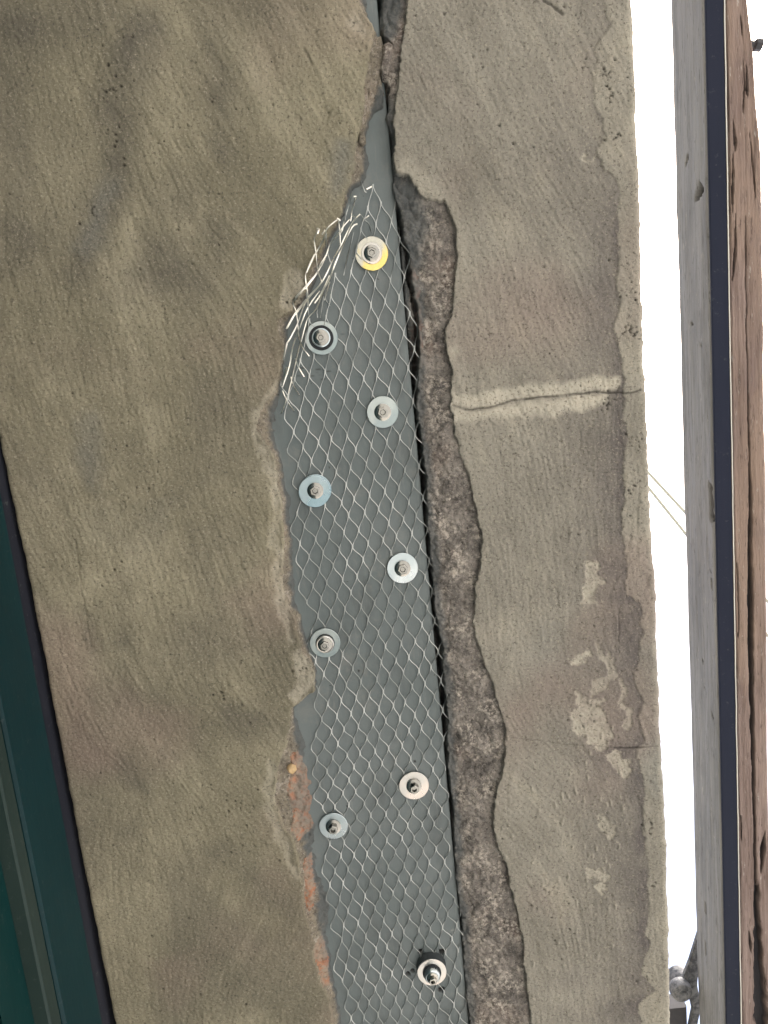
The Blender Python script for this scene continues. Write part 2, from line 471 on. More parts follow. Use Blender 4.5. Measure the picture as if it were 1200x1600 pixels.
def y_grid(lo, hi, step, far_lo, far_hi):
    ys = list(np.arange(lo, hi, step))
    s, y = step, hi
    while y < far_hi:
        ys.append(y)
        s = min(s * 1.12, 0.03)
        y += s
    s, y = step, lo
    while y > far_lo:
        s = min(s * 1.12, 0.03)
        y -= s
        ys.insert(0, y)
    return np.array(ys)
STEP = 0.0012
yv = y_grid(-0.41, 0.86, STEP, -1.5, 2.6)
le, re_ = pxs(L_EDGE, ZS), pxs(R_EDGE, ZS)
def ext(P, y):
    a = (P[-1][0] - P[0][0]) / (P[-1][1] - P[0][1])
    v = np.interp(y, P[:, 1], P[:, 0])
    return v
XL = ext(le, yv) + 0.0012 * fbm(yv, yv * 0, 60, 3, 3)
XR = ext(re_, yv) + 0.0016 * fbm(yv, yv * 0 + 3, 70, 4, 4)
NXI = 590                                    # columns across the face
RE = 0.006                                   # rounded arrises
ncol_arc, ncol_side = 6, 5
u = np.linspace(0, 1, NXI)
X = XL[:, None] + RE + (XR - XL - 2 * RE)[:, None] * u[None, :]
Yg = np.repeat(yv[:, None], NXI, 1)

# opening and steel window
op = np.vstack((pxs(OPEN_L, ZS), pxs(OPEN_R[::-1], ZS)))
st = np.vstack((pxs(STEEL_L, ZS), pxs(STEEL_R[::-1], ZS)))
st2 = pxs([(571, -330), (592, -330), (592, 0), (592, 36), (588, 43), (582, 35), (573, 6)], ZS)
wx = X + 0.0034 * fbm(X, Yg, 95, 5, 20, 0.7) + 0.003 * fbm(X, Yg, 26, 2, 22)
wy = Yg + 0.0034 * fbm(X, Yg, 95, 5, 21, 0.7) + 0.003 * fbm(X, Yg, 26, 2, 23)
dO = poly_sd_box(wx, wy, op, 0.12)
dS = np.maximum(poly_sd_box(wx, wy, st, 0.12), poly_sd_box(wx, wy, st2, 0.12))

# stroke direction of the float, blended between places
ctl = [(450, 150, 26), (400, 350, 40), (520, 100, 20), (150, 300, 6), (60, 500, 5), (100, 750, 12), (300, 640, 6), (250, 900, 12), (400, 850, 18), (200, 1130, 30), (110, 1230, -28), (350, 1200, 34),
       (400, 1480, -30), (250, 1500, 2), (680, 130, 24), (780, 300, 30), (740, 450, 8), (880, 550, 24), (850, 800, 2), (960, 700, 3), (800, 1000, 6), (900, 1300, 8), (830, 1250, 50), (850, 1500, 4)]
num, den = 0, 0
for a, b, deg in ctl:
    p = px(a, b, ZS)
    wgt = 1 / ((X - p[0]) ** 2 + (Yg - p[1]) ** 2 + 0.002) ** 1.5
    num = num + wgt * math.radians(deg)
    den = den + wgt
th = num / den + 0.25 * fbm(X, Yg, 9, 2, 31)
tx, ty = np.sin(th), np.cos(th)
def stroke(freq, length, n, seed):
    v = 0
    for q in np.linspace(-length, length, n):
        v = v + vnoise((X + tx * q) * freq, (Yg + ty * q) * freq, seed)
    return (v / n - 0.5) * math.sqrt(n) * 0.8
br1 = stroke(430, 0.012, 11, 41)
br2 = stroke(170, 0.030, 13, 47)
br3 = stroke(75, 0.07, 15, 49)
br4 = stroke(260, 0.06, 15, 53)
scr = sstep(0.3, 0.6, br4) * sstep(-0.1, 0.4, fbm(X, Yg, 12, 3, 160))
streak = np.clip(0.75 * br3 * (0.5 + sstep(-0.3, 0.4, fbm(X, Yg, 7, 3, 54))) + 1.0 * fbm(X, Yg, 13, 5, 56, 0.62) + 0.35 * br2 - 0.6 * scr, -1, 1)
for bx, by, sx, sy, am in ((500, 190, 70, 130, 0.7), (440, 720, 60, 120, 0.25), (430, 1530, 70, 90, 0.3), (560, 60, 30, 60, 0.3), (90, 620, 30, 160, 0.35), (300, 110, 40, 90, -0.35), (40, 200, 60, 200, -0.3)):
    q = px(bx, by, ZS)
    streak = streak + am * np.exp(-((X - q[0]) / (sx * 0.0007)) ** 2 - ((Yg - q[1]) / (sy * 0.0007)) ** 2)
streak = np.clip(streak, -1, 1)
cen = pxs([(598, -330), (598, 0), (600, 160), (590, 250), (590, 400), (560, 700), (580, 1000), (600, 1300), (625, 1600), (690, 2150)], ZS)
XC = np.interp(yv, cen[:, 1], cen[:, 0])[:, None]
right_side = X > XC

h = 0.0022 * fbm(X, Yg, 7, 3, 50) + 0.0010 * fbm(X, Yg, 40, 4, 52)
h = h + br1 * 0.00085 * (0.55 + 0.6 * sstep(-0.3, 0.5, fbm(X, Yg, 11, 3, 55))) + br2 * 0.0008 * sstep(-0.2, 0.5, fbm(X, Yg, 8, 3, 57))
h = h + 0.0006 * fbm(X, Yg, 420, 2, 58)
# thin skim layers ending in soft steps
scratch = sstep(0.42, 0.62, br4) * sstep(0.0, 0.4, fbm(X, Yg, 13, 3, 59))
h = h - 0.0007 * scratch
lay = fbm(X * 1.25 + 0.3 * tx, Yg * 0.7, 9, 4, 60)
h = h + 0.0004 * sstep(0.0, 0.03, lay + 0.15 * fbm(X, Yg, 50, 4, 62)) + 0.0006 * sstep(0.36, 0.38, lay + 0.12 * fbm(X, Yg, 60, 3, 61))

def blob(pts, soft=0.012, ragged=0.006, f=55, seed=70):
    """soft-edged patch along a polyline of (x, y, radius) pixels"""
    P = pxs([(a, b) for a, b, r in pts], ZS)
    rad = np.array([r for a, b, r in pts]) * 0.00072
    v = np.full(X.shape, -1.0)
    rx = X + ragged * fbm(X, Yg, f, 4, seed)
    ry = Yg + ragged * fbm(X, Yg, f, 4, seed + 3)
    for i in range(max(1, len(P) - 1)):
        a, b = P[i], P[min(i + 1, len(P) - 1)]
        ra, rb = rad[i], rad[min(i + 1, len(P) - 1)]
        e = b - a
        t = np.clip(((rx - a[0]) * e[0] + (ry - a[1]) * e[1]) / (e.dot(e) + 1e-9), 0, 1)
        d = np.hypot(rx - a[0] - t * e[0], ry - a[1] - t * e[1])
        v = np.maximum(v, (ra + (rb - ra) * t - d))
    return sstep(-soft, soft, v)

# float marks and stains that belong to the render itself
stain = np.zeros(X.shape)
for pts, amt in (([(235, 50, 20), (190, 130, 32), (180, 240, 26), (165, 310, 18), (140, 380, 14), (125, 440, 10)], 0.75), ([(330, 60, 12), (335, 160, 20), (350, 240, 12)], 0.6),
                 ([(345, 350, 20), (350, 430, 12)], 0.6), ([(240, 400, 40), (320, 440, 30)], 0.45), ([(265, 300, 26), (300, 320, 20)], 0.35), ([(20, 60, 40), (10, 400, 30)], 0.45),
                 ([(380, 1120, 30), (440, 1150, 16)], 0.55), ([(190, 900, 12), (200, 990, 10)], 0.5), ([(340, 870, 60)], 0.35), ([(140, 700, 18), (150, 770, 8)], 0.5),
                 ([(350, 1330, 26), (420, 1400, 30), (460, 1420, 16)], 0.4), ([(130, 960, 8), (142, 1010, 8)], 0.5), ([(160, 1150, 14), (220, 1220, 20)], 0.35),
                 ([(735, 230, 26), (760, 300, 30)], 0.4), ([(640, 110, 8), (680, 20, 20)], 0.2)):
    stain = np.maximum(stain, amt * blob(pts, 0.018, 0.018, 22, 72))
stain = stain * (0.8 + 0.7 * fbm(X, Yg, 30, 5, 74)) + 0.45 * sstep(-0.05, 0.6, fbm(X, Yg, 9, 5, 76)) * (~right_side)
stain = np.clip(stain, 0, 1)
cool = np.maximum(0.6 * blob([(165, 290, 10), (140, 370, 14), (125, 400, 8)], 0.012, 0.016, 26, 78), 0.45 * blob([(130, 660, 16), (140, 720, 18), (150, 760, 8)], 0.012, 0.016, 28, 79))
cool = np.maximum(cool, 0.7 * sstep(0.25, 0.7, fbm(X, Yg, 6, 3, 80)) * (Yg > 0.1))
cool = np.maximum(cool, 0.8 * blob([(540, 240, 14), (530, 290, 14)], 0.012, 0.01, 40, 81))
pink = np.clip(sstep(0.05, 0.7, fbm(X, Yg, 7, 3, 84)) + blob([(90, 1000, 40), (130, 1180, 30)], 0.03, 0.01, 20, 85), 0, 1)

# right-hand side: later render along the edge, a dark damp band beside it, lime bloom round the cracks
bl = pxs(BORDER, ZS)
order = np.argsort(bl[:, 1])
XB = np.interp(wy, bl[order, 1], bl[order, 0])
dB = X + 0.0055 * fbm(X, Yg, 85, 5, 24, 0.65) - XB                      # > 0 on the edge strip
strip = sstep(-0.0009, 0.0009, dB) * right_side
h = h + 0.0012 * strip * (0.6 + 0.8 * sstep(-0.3, 0.4, fbm(X, Yg, 16, 3, 25)))
damp = right_side * (1 - strip) * np.exp(-np.maximum(-dB, 0) / (0.045 + 0.02 * fbm(X, Yg, 14, 3, 87)).clip(0.012)) * (0.75 + 0.5 * fbm(X, Yg, 28, 4, 88))
top_fade = 0.35 + 0.65 * sstep(-0.35, -0.1, Yg)
damp = np.clip(1.15 * damp * top_fade, 0, 0.92)
damp = np.maximum(damp, 0.45 * right_side * (1 - strip) * sstep(0.05, 0.6, fbm(X, Yg, 12, 4, 89)) * sstep(-0.16, -0.05, dB))
pale = np.zeros(X.shape)
def band(lo, hi):                           # a ragged pale band between two traced edges
    P = pxs(lo + hi[::-1], ZS)
    rx, ry = X + 0.004 * fbm(X, Yg, 70, 4, 91), Yg + 0.004 * fbm(X, Yg, 70, 4, 92)
    return sstep(-0.0055, 0.003, poly_sd_box(rx, ry, P, 0.02) + 0.0022 * br1)
lime = band([(704, 616), (740, 622), (800, 606), (880, 598), (930, 592), (966, 590)], [(704, 630), (760, 637), (800, 624), (870, 614), (930, 610), (966, 604)])
lime = np.maximum(lime, band([(704, 640), (750, 643), (800, 632), (870, 624), (930, 618), (945, 622)], [(704, 656), (760, 654), (810, 647), (860, 648), (920, 634), (942, 630)]))
pale = np.maximum(pale, lime * (0.85 + 0.4 * fbm(X, Yg, 120, 3, 93)))
chips = 0
for pts, amt in (([(918, 885, 9), (928, 905, 12), (918, 935, 7), (930, 940, 5)], 0.7), ([(897, 1032, 5), (918, 1026, 7)], 0.85), ([(940, 1014, 7), (955, 1060, 9), (935, 1075, 10)], 0.45),
                 ([(915, 1120, 26), (935, 1150, 22)], 0.62), ([(930, 1100, 12), (905, 1090, 8)], 0.5), ([(958, 1180, 8), (975, 1195, 14), (978, 1215, 6)], 0.6),
                 ([(945, 1285, 12), (955, 1300, 8)], 0.5), ([(920, 1368, 6), (945, 1372, 9), (940, 1395, 6)], 0.7), ([(975, 1070, 6), (978, 1130, 7)], 0.4), ([(928, 243, 1.5), (915, 246, 1)], 0.9)):
    b = blob(pts, 0.0016, 0.011, 85, 94) * np.clip(0.85 + 0.7 * fbm(X, Yg, 110, 4, 194), 0, 1)
    pale = np.maximum(pale, amt * b)
    h = h - 0.0015 * b
pale = np.maximum(pale, 0.35 * blob([(635, 260, 12), (660, 290, 14), (680, 300, 9)], 0.006, 0.008, 60, 95))
pale = np.maximum(pale, 0.45 * blob([(703, 560, 4), (712, 545, 10)], 0.006, 0.008, 60, 96))
# old render broken thinner and paler beside the opening's left edge
lip = np.maximum(blob([(462, 440, 16), (455, 470, 14)], 0.003, 0.006, 70, 97), blob([(470, 1030, 14), (476, 1065, 16), (466, 1090, 12)], 0.003, 0.006, 70, 98))
lip = np.maximum(lip, 0.8 * blob([(437, 600, 7), (415, 625, 7), (395, 650, 7), (408, 690, 8), (425, 730, 8), (432, 800, 8), (436, 900, 8), (445, 960, 9), (455, 1000, 9)], 0.004, 0.009, 60, 99))
lip = np.maximum(lip, 0.6 * blob([(562, 30, 12), (570, 50, 5)], 0.005, 0.006, 60, 100))
lip = np.maximum(lip, 0.7 * blob([(425, 1190, 8), (418, 1250, 10), (440, 1310, 8), (462, 1370, 6)], 0.005, 0.008, 60, 101))
pale = np.maximum(pale, 0.55 * lip * (0.8 + 0.5 * fbm(X, Yg, 90, 3, 102)))
h = h - 0.0025 * lip
# yellow-cream worn outer arris
pale = np.maximum(pale, 0.45 * sstep(0.011, 0.003, XR[:, None] - X) * (0.7 + 0.6 * fbm(X * 0, Yg, 60, 4, 103)))
pale = np.maximum(pale, 0.9 * sstep(0.0045, 0.001, XR[:, None] - X) * sstep(-0.35, 0.2, fbm(X * 0, Yg, 25, 3, 104)))
pale = np.clip(pale, 0, 0.95)
damp = damp * (1 - np.clip(pale * 1.5, 0, 1))

# cracks
crack = np.zeros(X.shape)
for pts, wpx, dep in (([(708, 634), (735, 641), (765, 637), (800, 626), (840, 621), (880, 618), (915, 615), (935, 611), (950, 614), (965, 613), (985, 614), (1006, 609)], 1.3, 0.003),
                      ([(968, 603), (964, 616)], 1.3, 0.002), ([(960, 1168), (985, 1169), (1010, 1166), (1034, 1165)], 1.2, 0.0025), ([(790, 1152), (840, 1156), (880, 1162), (960, 1168)], 0.7, 0.001),
                      ([(215, 20), (195, 45), (170, 60)], 0.8, 0.001), ([(50, 75), (40, 110), (8, 150)], 0.8, 0.001), ([(65, 270), (75, 300), (90, 350)], 0.8, 0.001),
                      ([(10, 330), (8, 400), (22, 450)], 0.9, 0.0015), ([(110, 395), (112, 440), (105, 490)], 0.9, 0.002), ([(475, 75), (488, 100)], 1.8, 0.002),
                      ([(118, 845), (128, 930), (142, 1010)], 1.0, 0.002), ([(105, 800), (118, 850)], 0.8, 0.0015), ([(375, 850), (380, 930)], 0.7, 0.001), ([(90, 1010), (120, 1080)], 0.8, 0.001),
                      ([(850, 0), (865, 12), (878, 22)], 2.0, 0.003), ([(640, 95), (665, 135)], 0.8, 0.001), ([(965, 640), (975, 720)], 0.9, 0.0012), ([(966, 950), (968, 1020)], 1.0, 0.0015)):
    P = pxs(pts, ZS)
    d = line_d(X + 0.0014 * fbm(X, Yg, 110, 3, 110), Yg + 0.0014 * fbm(X, Yg, 110, 3, 111), P, 0.02)
    c = sstep(1.6, 0.45, d / (wpx * 0.0007))
    c = c * (0.45 + 0.55 * sstep(-0.35, 0.15, fbm(X, Yg, 70, 3, 113))) * (0.6 if pts[0][0] < 600 else 0.8)
    crack = np.maximum(crack, c * min(1, wpx / 1.3) * 0.8)
    h = h - dep * 0.6 * c
# blow holes and pecks
spots = []
for cx, cy, rr, n in ((185, 110, 30, 9), (178, 150, 20, 8), (175, 215, 14, 6), (195, 250, 14, 4), (140, 330, 20, 6), (330, 150, 12, 3), (390, 1300, 55, 30), (350, 1260, 30, 12), (300, 1270, 24, 8),
                      (330, 1500, 70, 22), (250, 1560, 60, 12), (200, 1500, 20, 5), (380, 1520, 40, 8), (950, 110, 16, 10), (952, 150, 12, 6), (960, 220, 14, 6), (985, 520, 14, 16), (985, 460, 16, 14), (988, 690, 12, 10),
                      (985, 760, 14, 12), (940, 630, 18, 10), (1015, 1290, 14, 8), (1012, 1530, 12, 10), (1018, 1380, 12, 6), (850, 1400, 60, 14), (880, 1450, 50, 16), (800, 1390, 18, 5), (805, 720, 10, 2), (330, 1060, 20, 3), (920, 1120, 30, 8), (945, 1290, 14, 6),
                      (460, 465, 12, 14), (470, 1040, 14, 10), (390, 1110, 20, 4), (240, 760, 60, 6), (180, 890, 8, 6), (345, 1085, 8, 4)):
    for _ in range(n):
        spots.append((random.gauss(cx, rr * 0.6), random.gauss(cy, rr * 0.6), random.uniform(0.5, 1.5)))
for _ in range(320):
    spots.append((random.uniform(10, 1020), random.uniform(0, 1600), random.uniform(0.4, 1.2)))
y0i = yv
for a, b, r in spots:
    p = px(a, b, ZS)
    rr = r * 0.0011
    i0, i1 = np.searchsorted(yv, p[1] - 0.006), np.searchsorted(yv, p[1] + 0.006)
    if i1 <= i0 or i1 >= len(yv):
        continue
    xs = X[i0]
    j0, j1 = np.searchsorted(xs, p[0] - 0.006), np.searchsorted(xs, p[0] + 0.006)
    if j1 <= j0:
        continue
    ang = random.uniform(0, 3.14)
    dx, dy = X[i0:i1, j0:j1] - p[0], Yg[i0:i1, j0:j1] - p[1]
    e = random.uniform(1, 2.2)
    dd = np.hypot((dx * math.cos(ang) + dy * math.sin(ang)), (-dx * math.sin(ang) + dy * math.cos(ang)) * e)
    c = sstep(1.35, 0.5, dd / rr)
    h[i0:i1, j0:j1] -= 0.0022 * c
    crack[i0:i1, j0:j1] = np.maximum(crack[i0:i1, j0:j1], 0.8 * c)
# small raised dabs on the lower right
for _ in range(60):
    a, b = random.gauss(900, 50), random.gauss(1290, 90)
    p = px(a, b, ZS)
    i0, i1 = np.searchsorted(yv, p[1] - 0.01), np.searchsorted(yv, p[1] + 0.01)
    j0, j1 = np.searchsorted(X[i0], p[0] - 0.008), np.searchsorted(X[i0], p[0] + 0.008)
    dx, dy = X[i0:i1, j0:j1] - p[0], Yg[i0:i1, j0:j1] - p[1]
    c = sstep(1.0, 0.2, np.hypot(dx / 0.0022, dy / random.uniform(0.003, 0.007)))
    h[i0:i1, j0:j1] += 0.0016 * c
    pale[i0:i1, j0:j1] = np.maximum(pale[i0:i1, j0:j1], 0.35 * c * (dB[i0:i1, j0:j1] < 0))

# inside the opening
rough = 0.0040 * fbm(X, Yg, 36, 5, 120, 0.66) + 0.0036 * fbm(X, Yg, 150, 4, 121, 0.65)
rid = np.abs(fbm(X, Yg, 24, 3, 123))
bed_r = -0.0062 + rough - 0.0016 * sstep(0.05, 0.0, rid) - 0.003 * sstep(0.03, 0.0, -dS)
tt = np.clip(dO / (dO + np.maximum(-dS, 0) + 1e-6), 0, 1)
bed_l = -0.0035 - 0.0115 * tt + 0.0030 * fbm(X, Yg, 60, 5, 125, 0.68) + 0.0022 * fbm(X, Yg, 200, 3, 126)
bed = np.where(right_side, bed_r, bed_l)
ycut = px(0, 590, ZS)[1]
fr_ = pxs([(598, -120), (607, 228), (645, 620), (678, 950), (707, 1340), (732, 1600)], ZS - HS)
cf = np.polyfit(fr_[1:, 1], fr_[1:, 0], 1)
past = sstep(0.0005, 0.002, X - (cf[0] * Yg + cf[1]))            # beyond the flange's right edge
floor_r = -0.0175 - 0.026 * sstep(ycut - 0.03, ycut + 0.02, Yg) - 0.02 * sstep(0.0026, 0.001, np.abs(dS - 0.0022))
deep = np.where(right_side, floor_r * past - 0.05 * (1 - past), -0.05) + 0.9 * rough
bed = bed + (deep - bed) * sstep(0.0, 0.0022, dS)
# narrow split in the packing above the mesh
slit = line_d(wx, wy, pxs([(590, -120), (590, 38), (598, 56), (612, 66), (605, 84), (601, 110), (604, 135), (606, 165)], ZS), 0.02)
bed = bed - 0.03 * sstep(0.0026, 0.0008, slit) * (dO > 0)
hh = h + (bed - h) * sstep(-0.0004, 0.0010, dO)
paint = np.where(right_side, 0.75 * sstep(0.012, 0.003, -dS + 0.006 * fbm(X, Yg, 50, 3, 128)), sstep(0.35, 0.75, tt + 0.35 * fbm(X, Yg, 70, 4, 129)))
paint = np.clip(paint, 0, 0.9) * (dO > 0)
top_grey = blob([(612, -40, 16), (612, 0, 14), (610, 45, 10)], 0.004, 0.004, 60, 130) + blob([(640, 290, 18), (645, 330, 22), (648, 400, 14)], 0.010, 0.008, 50, 131)
paint = np.clip(np.maximum(paint, 0.8 * top_grey * (dO > 0)), 0, 0.9)

# regions: 0 left coat, 1 right coat, 2 right bed, 3 left bed, 4.. bricks
BR = [pxs(p, ZS) for p in ([(450, 1184), (462, 1180), (474, 1192), (484, 1230), (490, 1290), (482, 1306), (466, 1318), (454, 1300), (456, 1270), (446, 1240), (454, 1215)],
                           [(474, 1345), (486, 1340), (492, 1400), (490, 1420), (482, 1430), (476, 1400)],
                           [(488, 1480), (500, 1470), (510, 1500), (514, 1545), (502, 1540), (492, 1515)],
                           [(640, 400), (652, 430), (660, 500), (662, 570), (650, 580), (640, 500)])]
reg = np.where(dO > 0.0004, np.where(right_side, 2, 3), np.where(right_side, 1, 0))
for q, P in enumerate(BR):
    d = poly_sd_box(wx, wy, P, 0.02)
    ins = (d > 0) & (dO > 0.0004)
    reg[ins] = 4 + q
    e = sstep(0, 0.003, d)
    hh = hh + (0.0015 if q < 3 else 0.001) * e * ins * (0.7 + fbm(X, Yg, 120, 3, 140))
    paint[ins & (reg < 7)] *= 0.4

# add arrises and returns at both edges
ph = np.linspace(math.pi / 2, 0, ncol_arc + 1)[:-1]
cols_x, cols_h = [], []
left_x, left_h = [], []
for s in (0.36, 0.2, 0.1, 0.05, 0.02):
    left_x.append(XL)
    left_h.append(-s - RE + 0 * XL)
for a in ph:
    left_x.append(XL + RE * (1 - math.sin(a)))
    left_h.append(hh[:, 0] * math.cos(a) - RE * (1 - math.cos(a)) * 1.0)
right_x, right_h = [], []
jag = 0.0012 * fbm(yv, yv * 0 + 9, 130, 3, 150)
for a in ph[::-1]:
    right_x.append(XR - RE * (1 - math.sin(a)) + jag * math.sin(a))
    right_h.append(hh[:, -1] * math.cos(a) - RE * (1 - math.cos(a)))
for s in (0.02, 0.05, 0.1, 0.2, 0.36):
    right_x.append(XR + 0.0015 * fbm(yv, yv * 0 + s * 50, 40, 3, 151) + 0.0012)
    right_h.append(-s - RE + 0 * XR)
XA = np.hstack((np.array(left_x).T, X, np.array(right_x).T))
HA = np.hstack((np.array(left_h).T, hh, np.array(right_h).T))
nl, nr = len(left_x), len(right_x)
def wide(a, lv=None, rv=None):
    L = np.repeat(a[:, :1], nl, 1) if lv is None else np.full((len(yv), nl), lv)
    Rr = np.repeat(a[:, -1:], nr, 1) if rv is None else np.full((len(yv), nr), rv)
    return np.hstack((L, a, Rr))
ATT = {n: wide(a) for n, a in (('stain', stain), ('streak', streak), ('cool', cool), ('pink', pink), ('damp', damp), ('pale', pale), ('crack', crack), ('paint', paint))}
ATT['crack'] = wide(crack, 0, 0)
REG = wide(reg)
DS = wide(dS)
YA = np.repeat(yv[:, None], XA.shape[1], 1)
V = np.stack((XA, YA, ZS - HA), -1).reshape(-1, 3)
ny, nx = XA.shape
idx = np.arange(ny * nx).reshape(ny, nx)
quads = np.stack((idx[:-1, :-1], idx[1:, :-1], idx[1:, 1:], idx[:-1, 1:]), -1).reshape(-1, 4)
# the face that looks down: normals towards -Z
fr = REG[:-1, :-1].ravel()
keep = ~(DS[:-1, :-1].ravel() > 0.03)

soffit = thing('plaster_soffit', 'cracked grey-brown cement soffit broken open along its middle over a steel flange', 'soffit')
def part(name, rid, mat, label=None):
    q = quads[keep & (fr == rid)]
    if not len(q):
        return None
    used, inv = np.unique(q, return_inverse=True)
    o = mesh_np(name, V[used], inv.reshape(-1, 4), mat, soffit, {k2: a.ravel()[used] for k2, a in ATT.items()})
    if label:
        o['label'] = label
    return o
part('plaster_coat', 0, M['plaster_l'], 'wide warm brown cement coat left of the opening')
part('plaster_coat', 1, M['plaster_r'], 'greyer cement coat with lime-stained crack right of the opening')
part('mortar_bed', 2, M['mortar'], 'rough dark mortar exposed right of the steel')
part('mortar_bed', 3, M['slurry'], 'smeared grey mortar left of the steel')
for q in range(4):
    part('brick', 4 + q, M['brick'])
body = MB().box(float(XL.max()) + 0.008, float(XR.min()) - 0.008, -1.5, 2.6, ZS + 0.12, ZS + 0.36).build('concrete_core', M['house'], soffit)

def lump(name, P, z, thick, mat, seed, parent):
    """a broken piece: traced outline, chipped top"""
    P = pxs(P, z)
    c = P.mean(0)
    n = len(P)
    v, f = [], []
    rings = [(1.05, 0.0), (1.0, 0.45), (0.82, 0.85), (0.45, 1.0)]
    r = random.Random(seed)
    for s, t in rings:
        for p in P:
            q = c + (p - c) * s * r.uniform(0.95, 1.05)
            v.append((q[0], q[1], z + thick * (0.5 - t) + r.uniform(-0.06, 0.06) * thick))
    for i in range(len(rings) - 1):
        for k2 in range(n):
            f.append((i * n + k2, i * n + (k2 + 1) % n, (i + 1) * n + (k2 + 1) % n, (i + 1) * n + k2))
    f.append(tuple((len(rings) - 1) * n + k2 for k2 in range(n)))
    b = MB()
    b.v, b.f = v, f
    return b.build(name, mat, parent)
lump('mortar_chip', [(601, 68), (607, 66), (614, 71), (613, 90), (610, 110), (604, 124), (597, 122), (594, 108), (597, 88)], ZS + 0.007, 0.012, M['mortar'], 3, soffit)
lump('mortar_chip', [(583, 60), (595, 58), (598, 72), (594, 105), (588, 150), (578, 172), (571, 178), (574, 150), (580, 110)], ZS + 0.010, 0.010, M['slurry'], 5, soffit)
lump('mortar_chip', [(561, 207), (569, 206), (572, 222), (566, 228), (560, 224)], ZS + 0.006, 0.009, M['slurry'], 6, soffit)
k = NT('yellow_pebble')
M['pebble'] = k.done(k.mix(k.noise(120), (0.50, 0.33, 0.16), (0.58, 0.44, 0.26)), 0.7)
lump('pebble', [(450, 1196), (456, 1193), (462, 1197), (463, 1204), (458, 1209), (451, 1207), (448, 1201)], ZS + 0.006, 0.009, M['pebble'], 8, soffit)

# ------------------------------------------------------------------ steel beam behind the opening
ZF = ZS - HS
beam = thing('steel_beam', 'grey painted steel flange showing through the long break in the soffit', 'steel beam')
def x_right(y):
    return cf[0] * y + cf[1]
nyb, nxb = 900, 170
yb = np.linspace(-0.45, 0.95, nyb)
xb = np.linspace(-0.19, 0, nxb)
XX = xb[None, :] + x_right(yb)[:, None]
YY = np.repeat(yb[:, None], nxb, 1)
mark, scuff = np.zeros(XX.shape), np.zeros(XX.shape)
for a, b, r in ((690, 1487, 6), (657, 1487, 5.5), (664, 1492, 3), (638, 1522, 4.5), (645, 1517, 3.5), (690, 1546, 6), (560, 1048, 2), (648, 1190, 2), (445, 762, 1), (543, 1259, 1.3)):
    p = px(a, b, ZF)
    mark = np.maximum(mark, sstep(1.2, 0.7, np.hypot(XX - p[0] + 0.001 * fbm(XX, YY, 200, 2, 5), YY - p[1] + 0.001 * fbm(XX, YY, 200, 2, 6)) / (r * 0.00078)))
for a, b in ((473, 575), (481, 580), (497, 577), (500, 585), (513, 580), (466, 588), (535, 523), (505, 592), (470, 575), (495, 583), (488, 588)):
    p = px(a, b, ZF)                         # faint hand-drawn ticks
    mark = np.maximum(mark, 0.7 * sstep(1.3, 0.5, np.hypot((XX - p[0] + 0.4 * (YY - p[1])) / 0.0032, (YY - p[1]) / 0.0007)))
for a, b, r in ((690, 1250, 10), (694, 1296, 8), (693, 1418, 7), (705, 1455, 8), (688, 1438, 6), (672, 1253, 6)):
    p = px(a, b, ZF)
    scuff = np.maximum(scuff, 0.9 * sstep(0.1, 0.5, fbm(XX * 0.4, YY * 1.6 + XX * 0.7, 330, 3, 8)) * sstep(1.3, 0.6, np.hypot(XX - p[0], (YY - p[1]) * 2) / (r * 0.00078)))
cavity = 0.0
ZZ = ZF + 0.0004 * fbm(XX, YY, 9, 3, 10) + 0.005 * (mark > 0.85) * (YY > 0.6) + 0.0009 * sstep(0.004, 0.0, x_right(YY) - XX)
ib = np.arange(nyb * nxb).reshape(nyb, nxb)
qb = np.stack((ib[:-1, :-1], ib[1:, :-1], ib[1:, 1:], ib[:-1, 1:]), -1).reshape(-1, 4)
Vb = np.stack((XX, YY, ZZ), -1).reshape(-1, 3)
# returns up the flange's two edges
eR = np.stack((XX[:, -1] + 0.0006, YY[:, -1], ZZ[:, -1] + 0.011), -1)
ex0 = len(Vb)
Vb = np.vstack((Vb, eR))
er = np.arange(nyb) + ex0
qb = np.vstack((qb, np.stack((ib[:-1, -1], ib[1:, -1], er[1:], er[:-1]), -1)))
mesh_np('flange', Vb, qb, M['steel'], beam, {'mark': np.concatenate((mark.ravel(), np.zeros(nyb))), 'scuff': np.concatenate((scuff.ravel(), np.zeros(nyb)))})
pv = MB()
a0, a1 = -0.45, 0.95
for zz in (ZF + 0.012, ZF + 0.3):
    pv.v += [(x_right(a0) - 0.10, a0, zz), (x_right(a0) - 0.09, a0, zz), (x_right(a1) - 0.09, a1, zz), (x_right(a1) - 0.10, a1, zz)]
pv.f = [(0, 1, 5, 4), (1, 2, 6, 5), (2, 3, 7, 6), (3, 0, 4, 7), (3, 2, 1, 0), (4, 5, 6, 7)]
pv.build('web', M['steel'], beam)

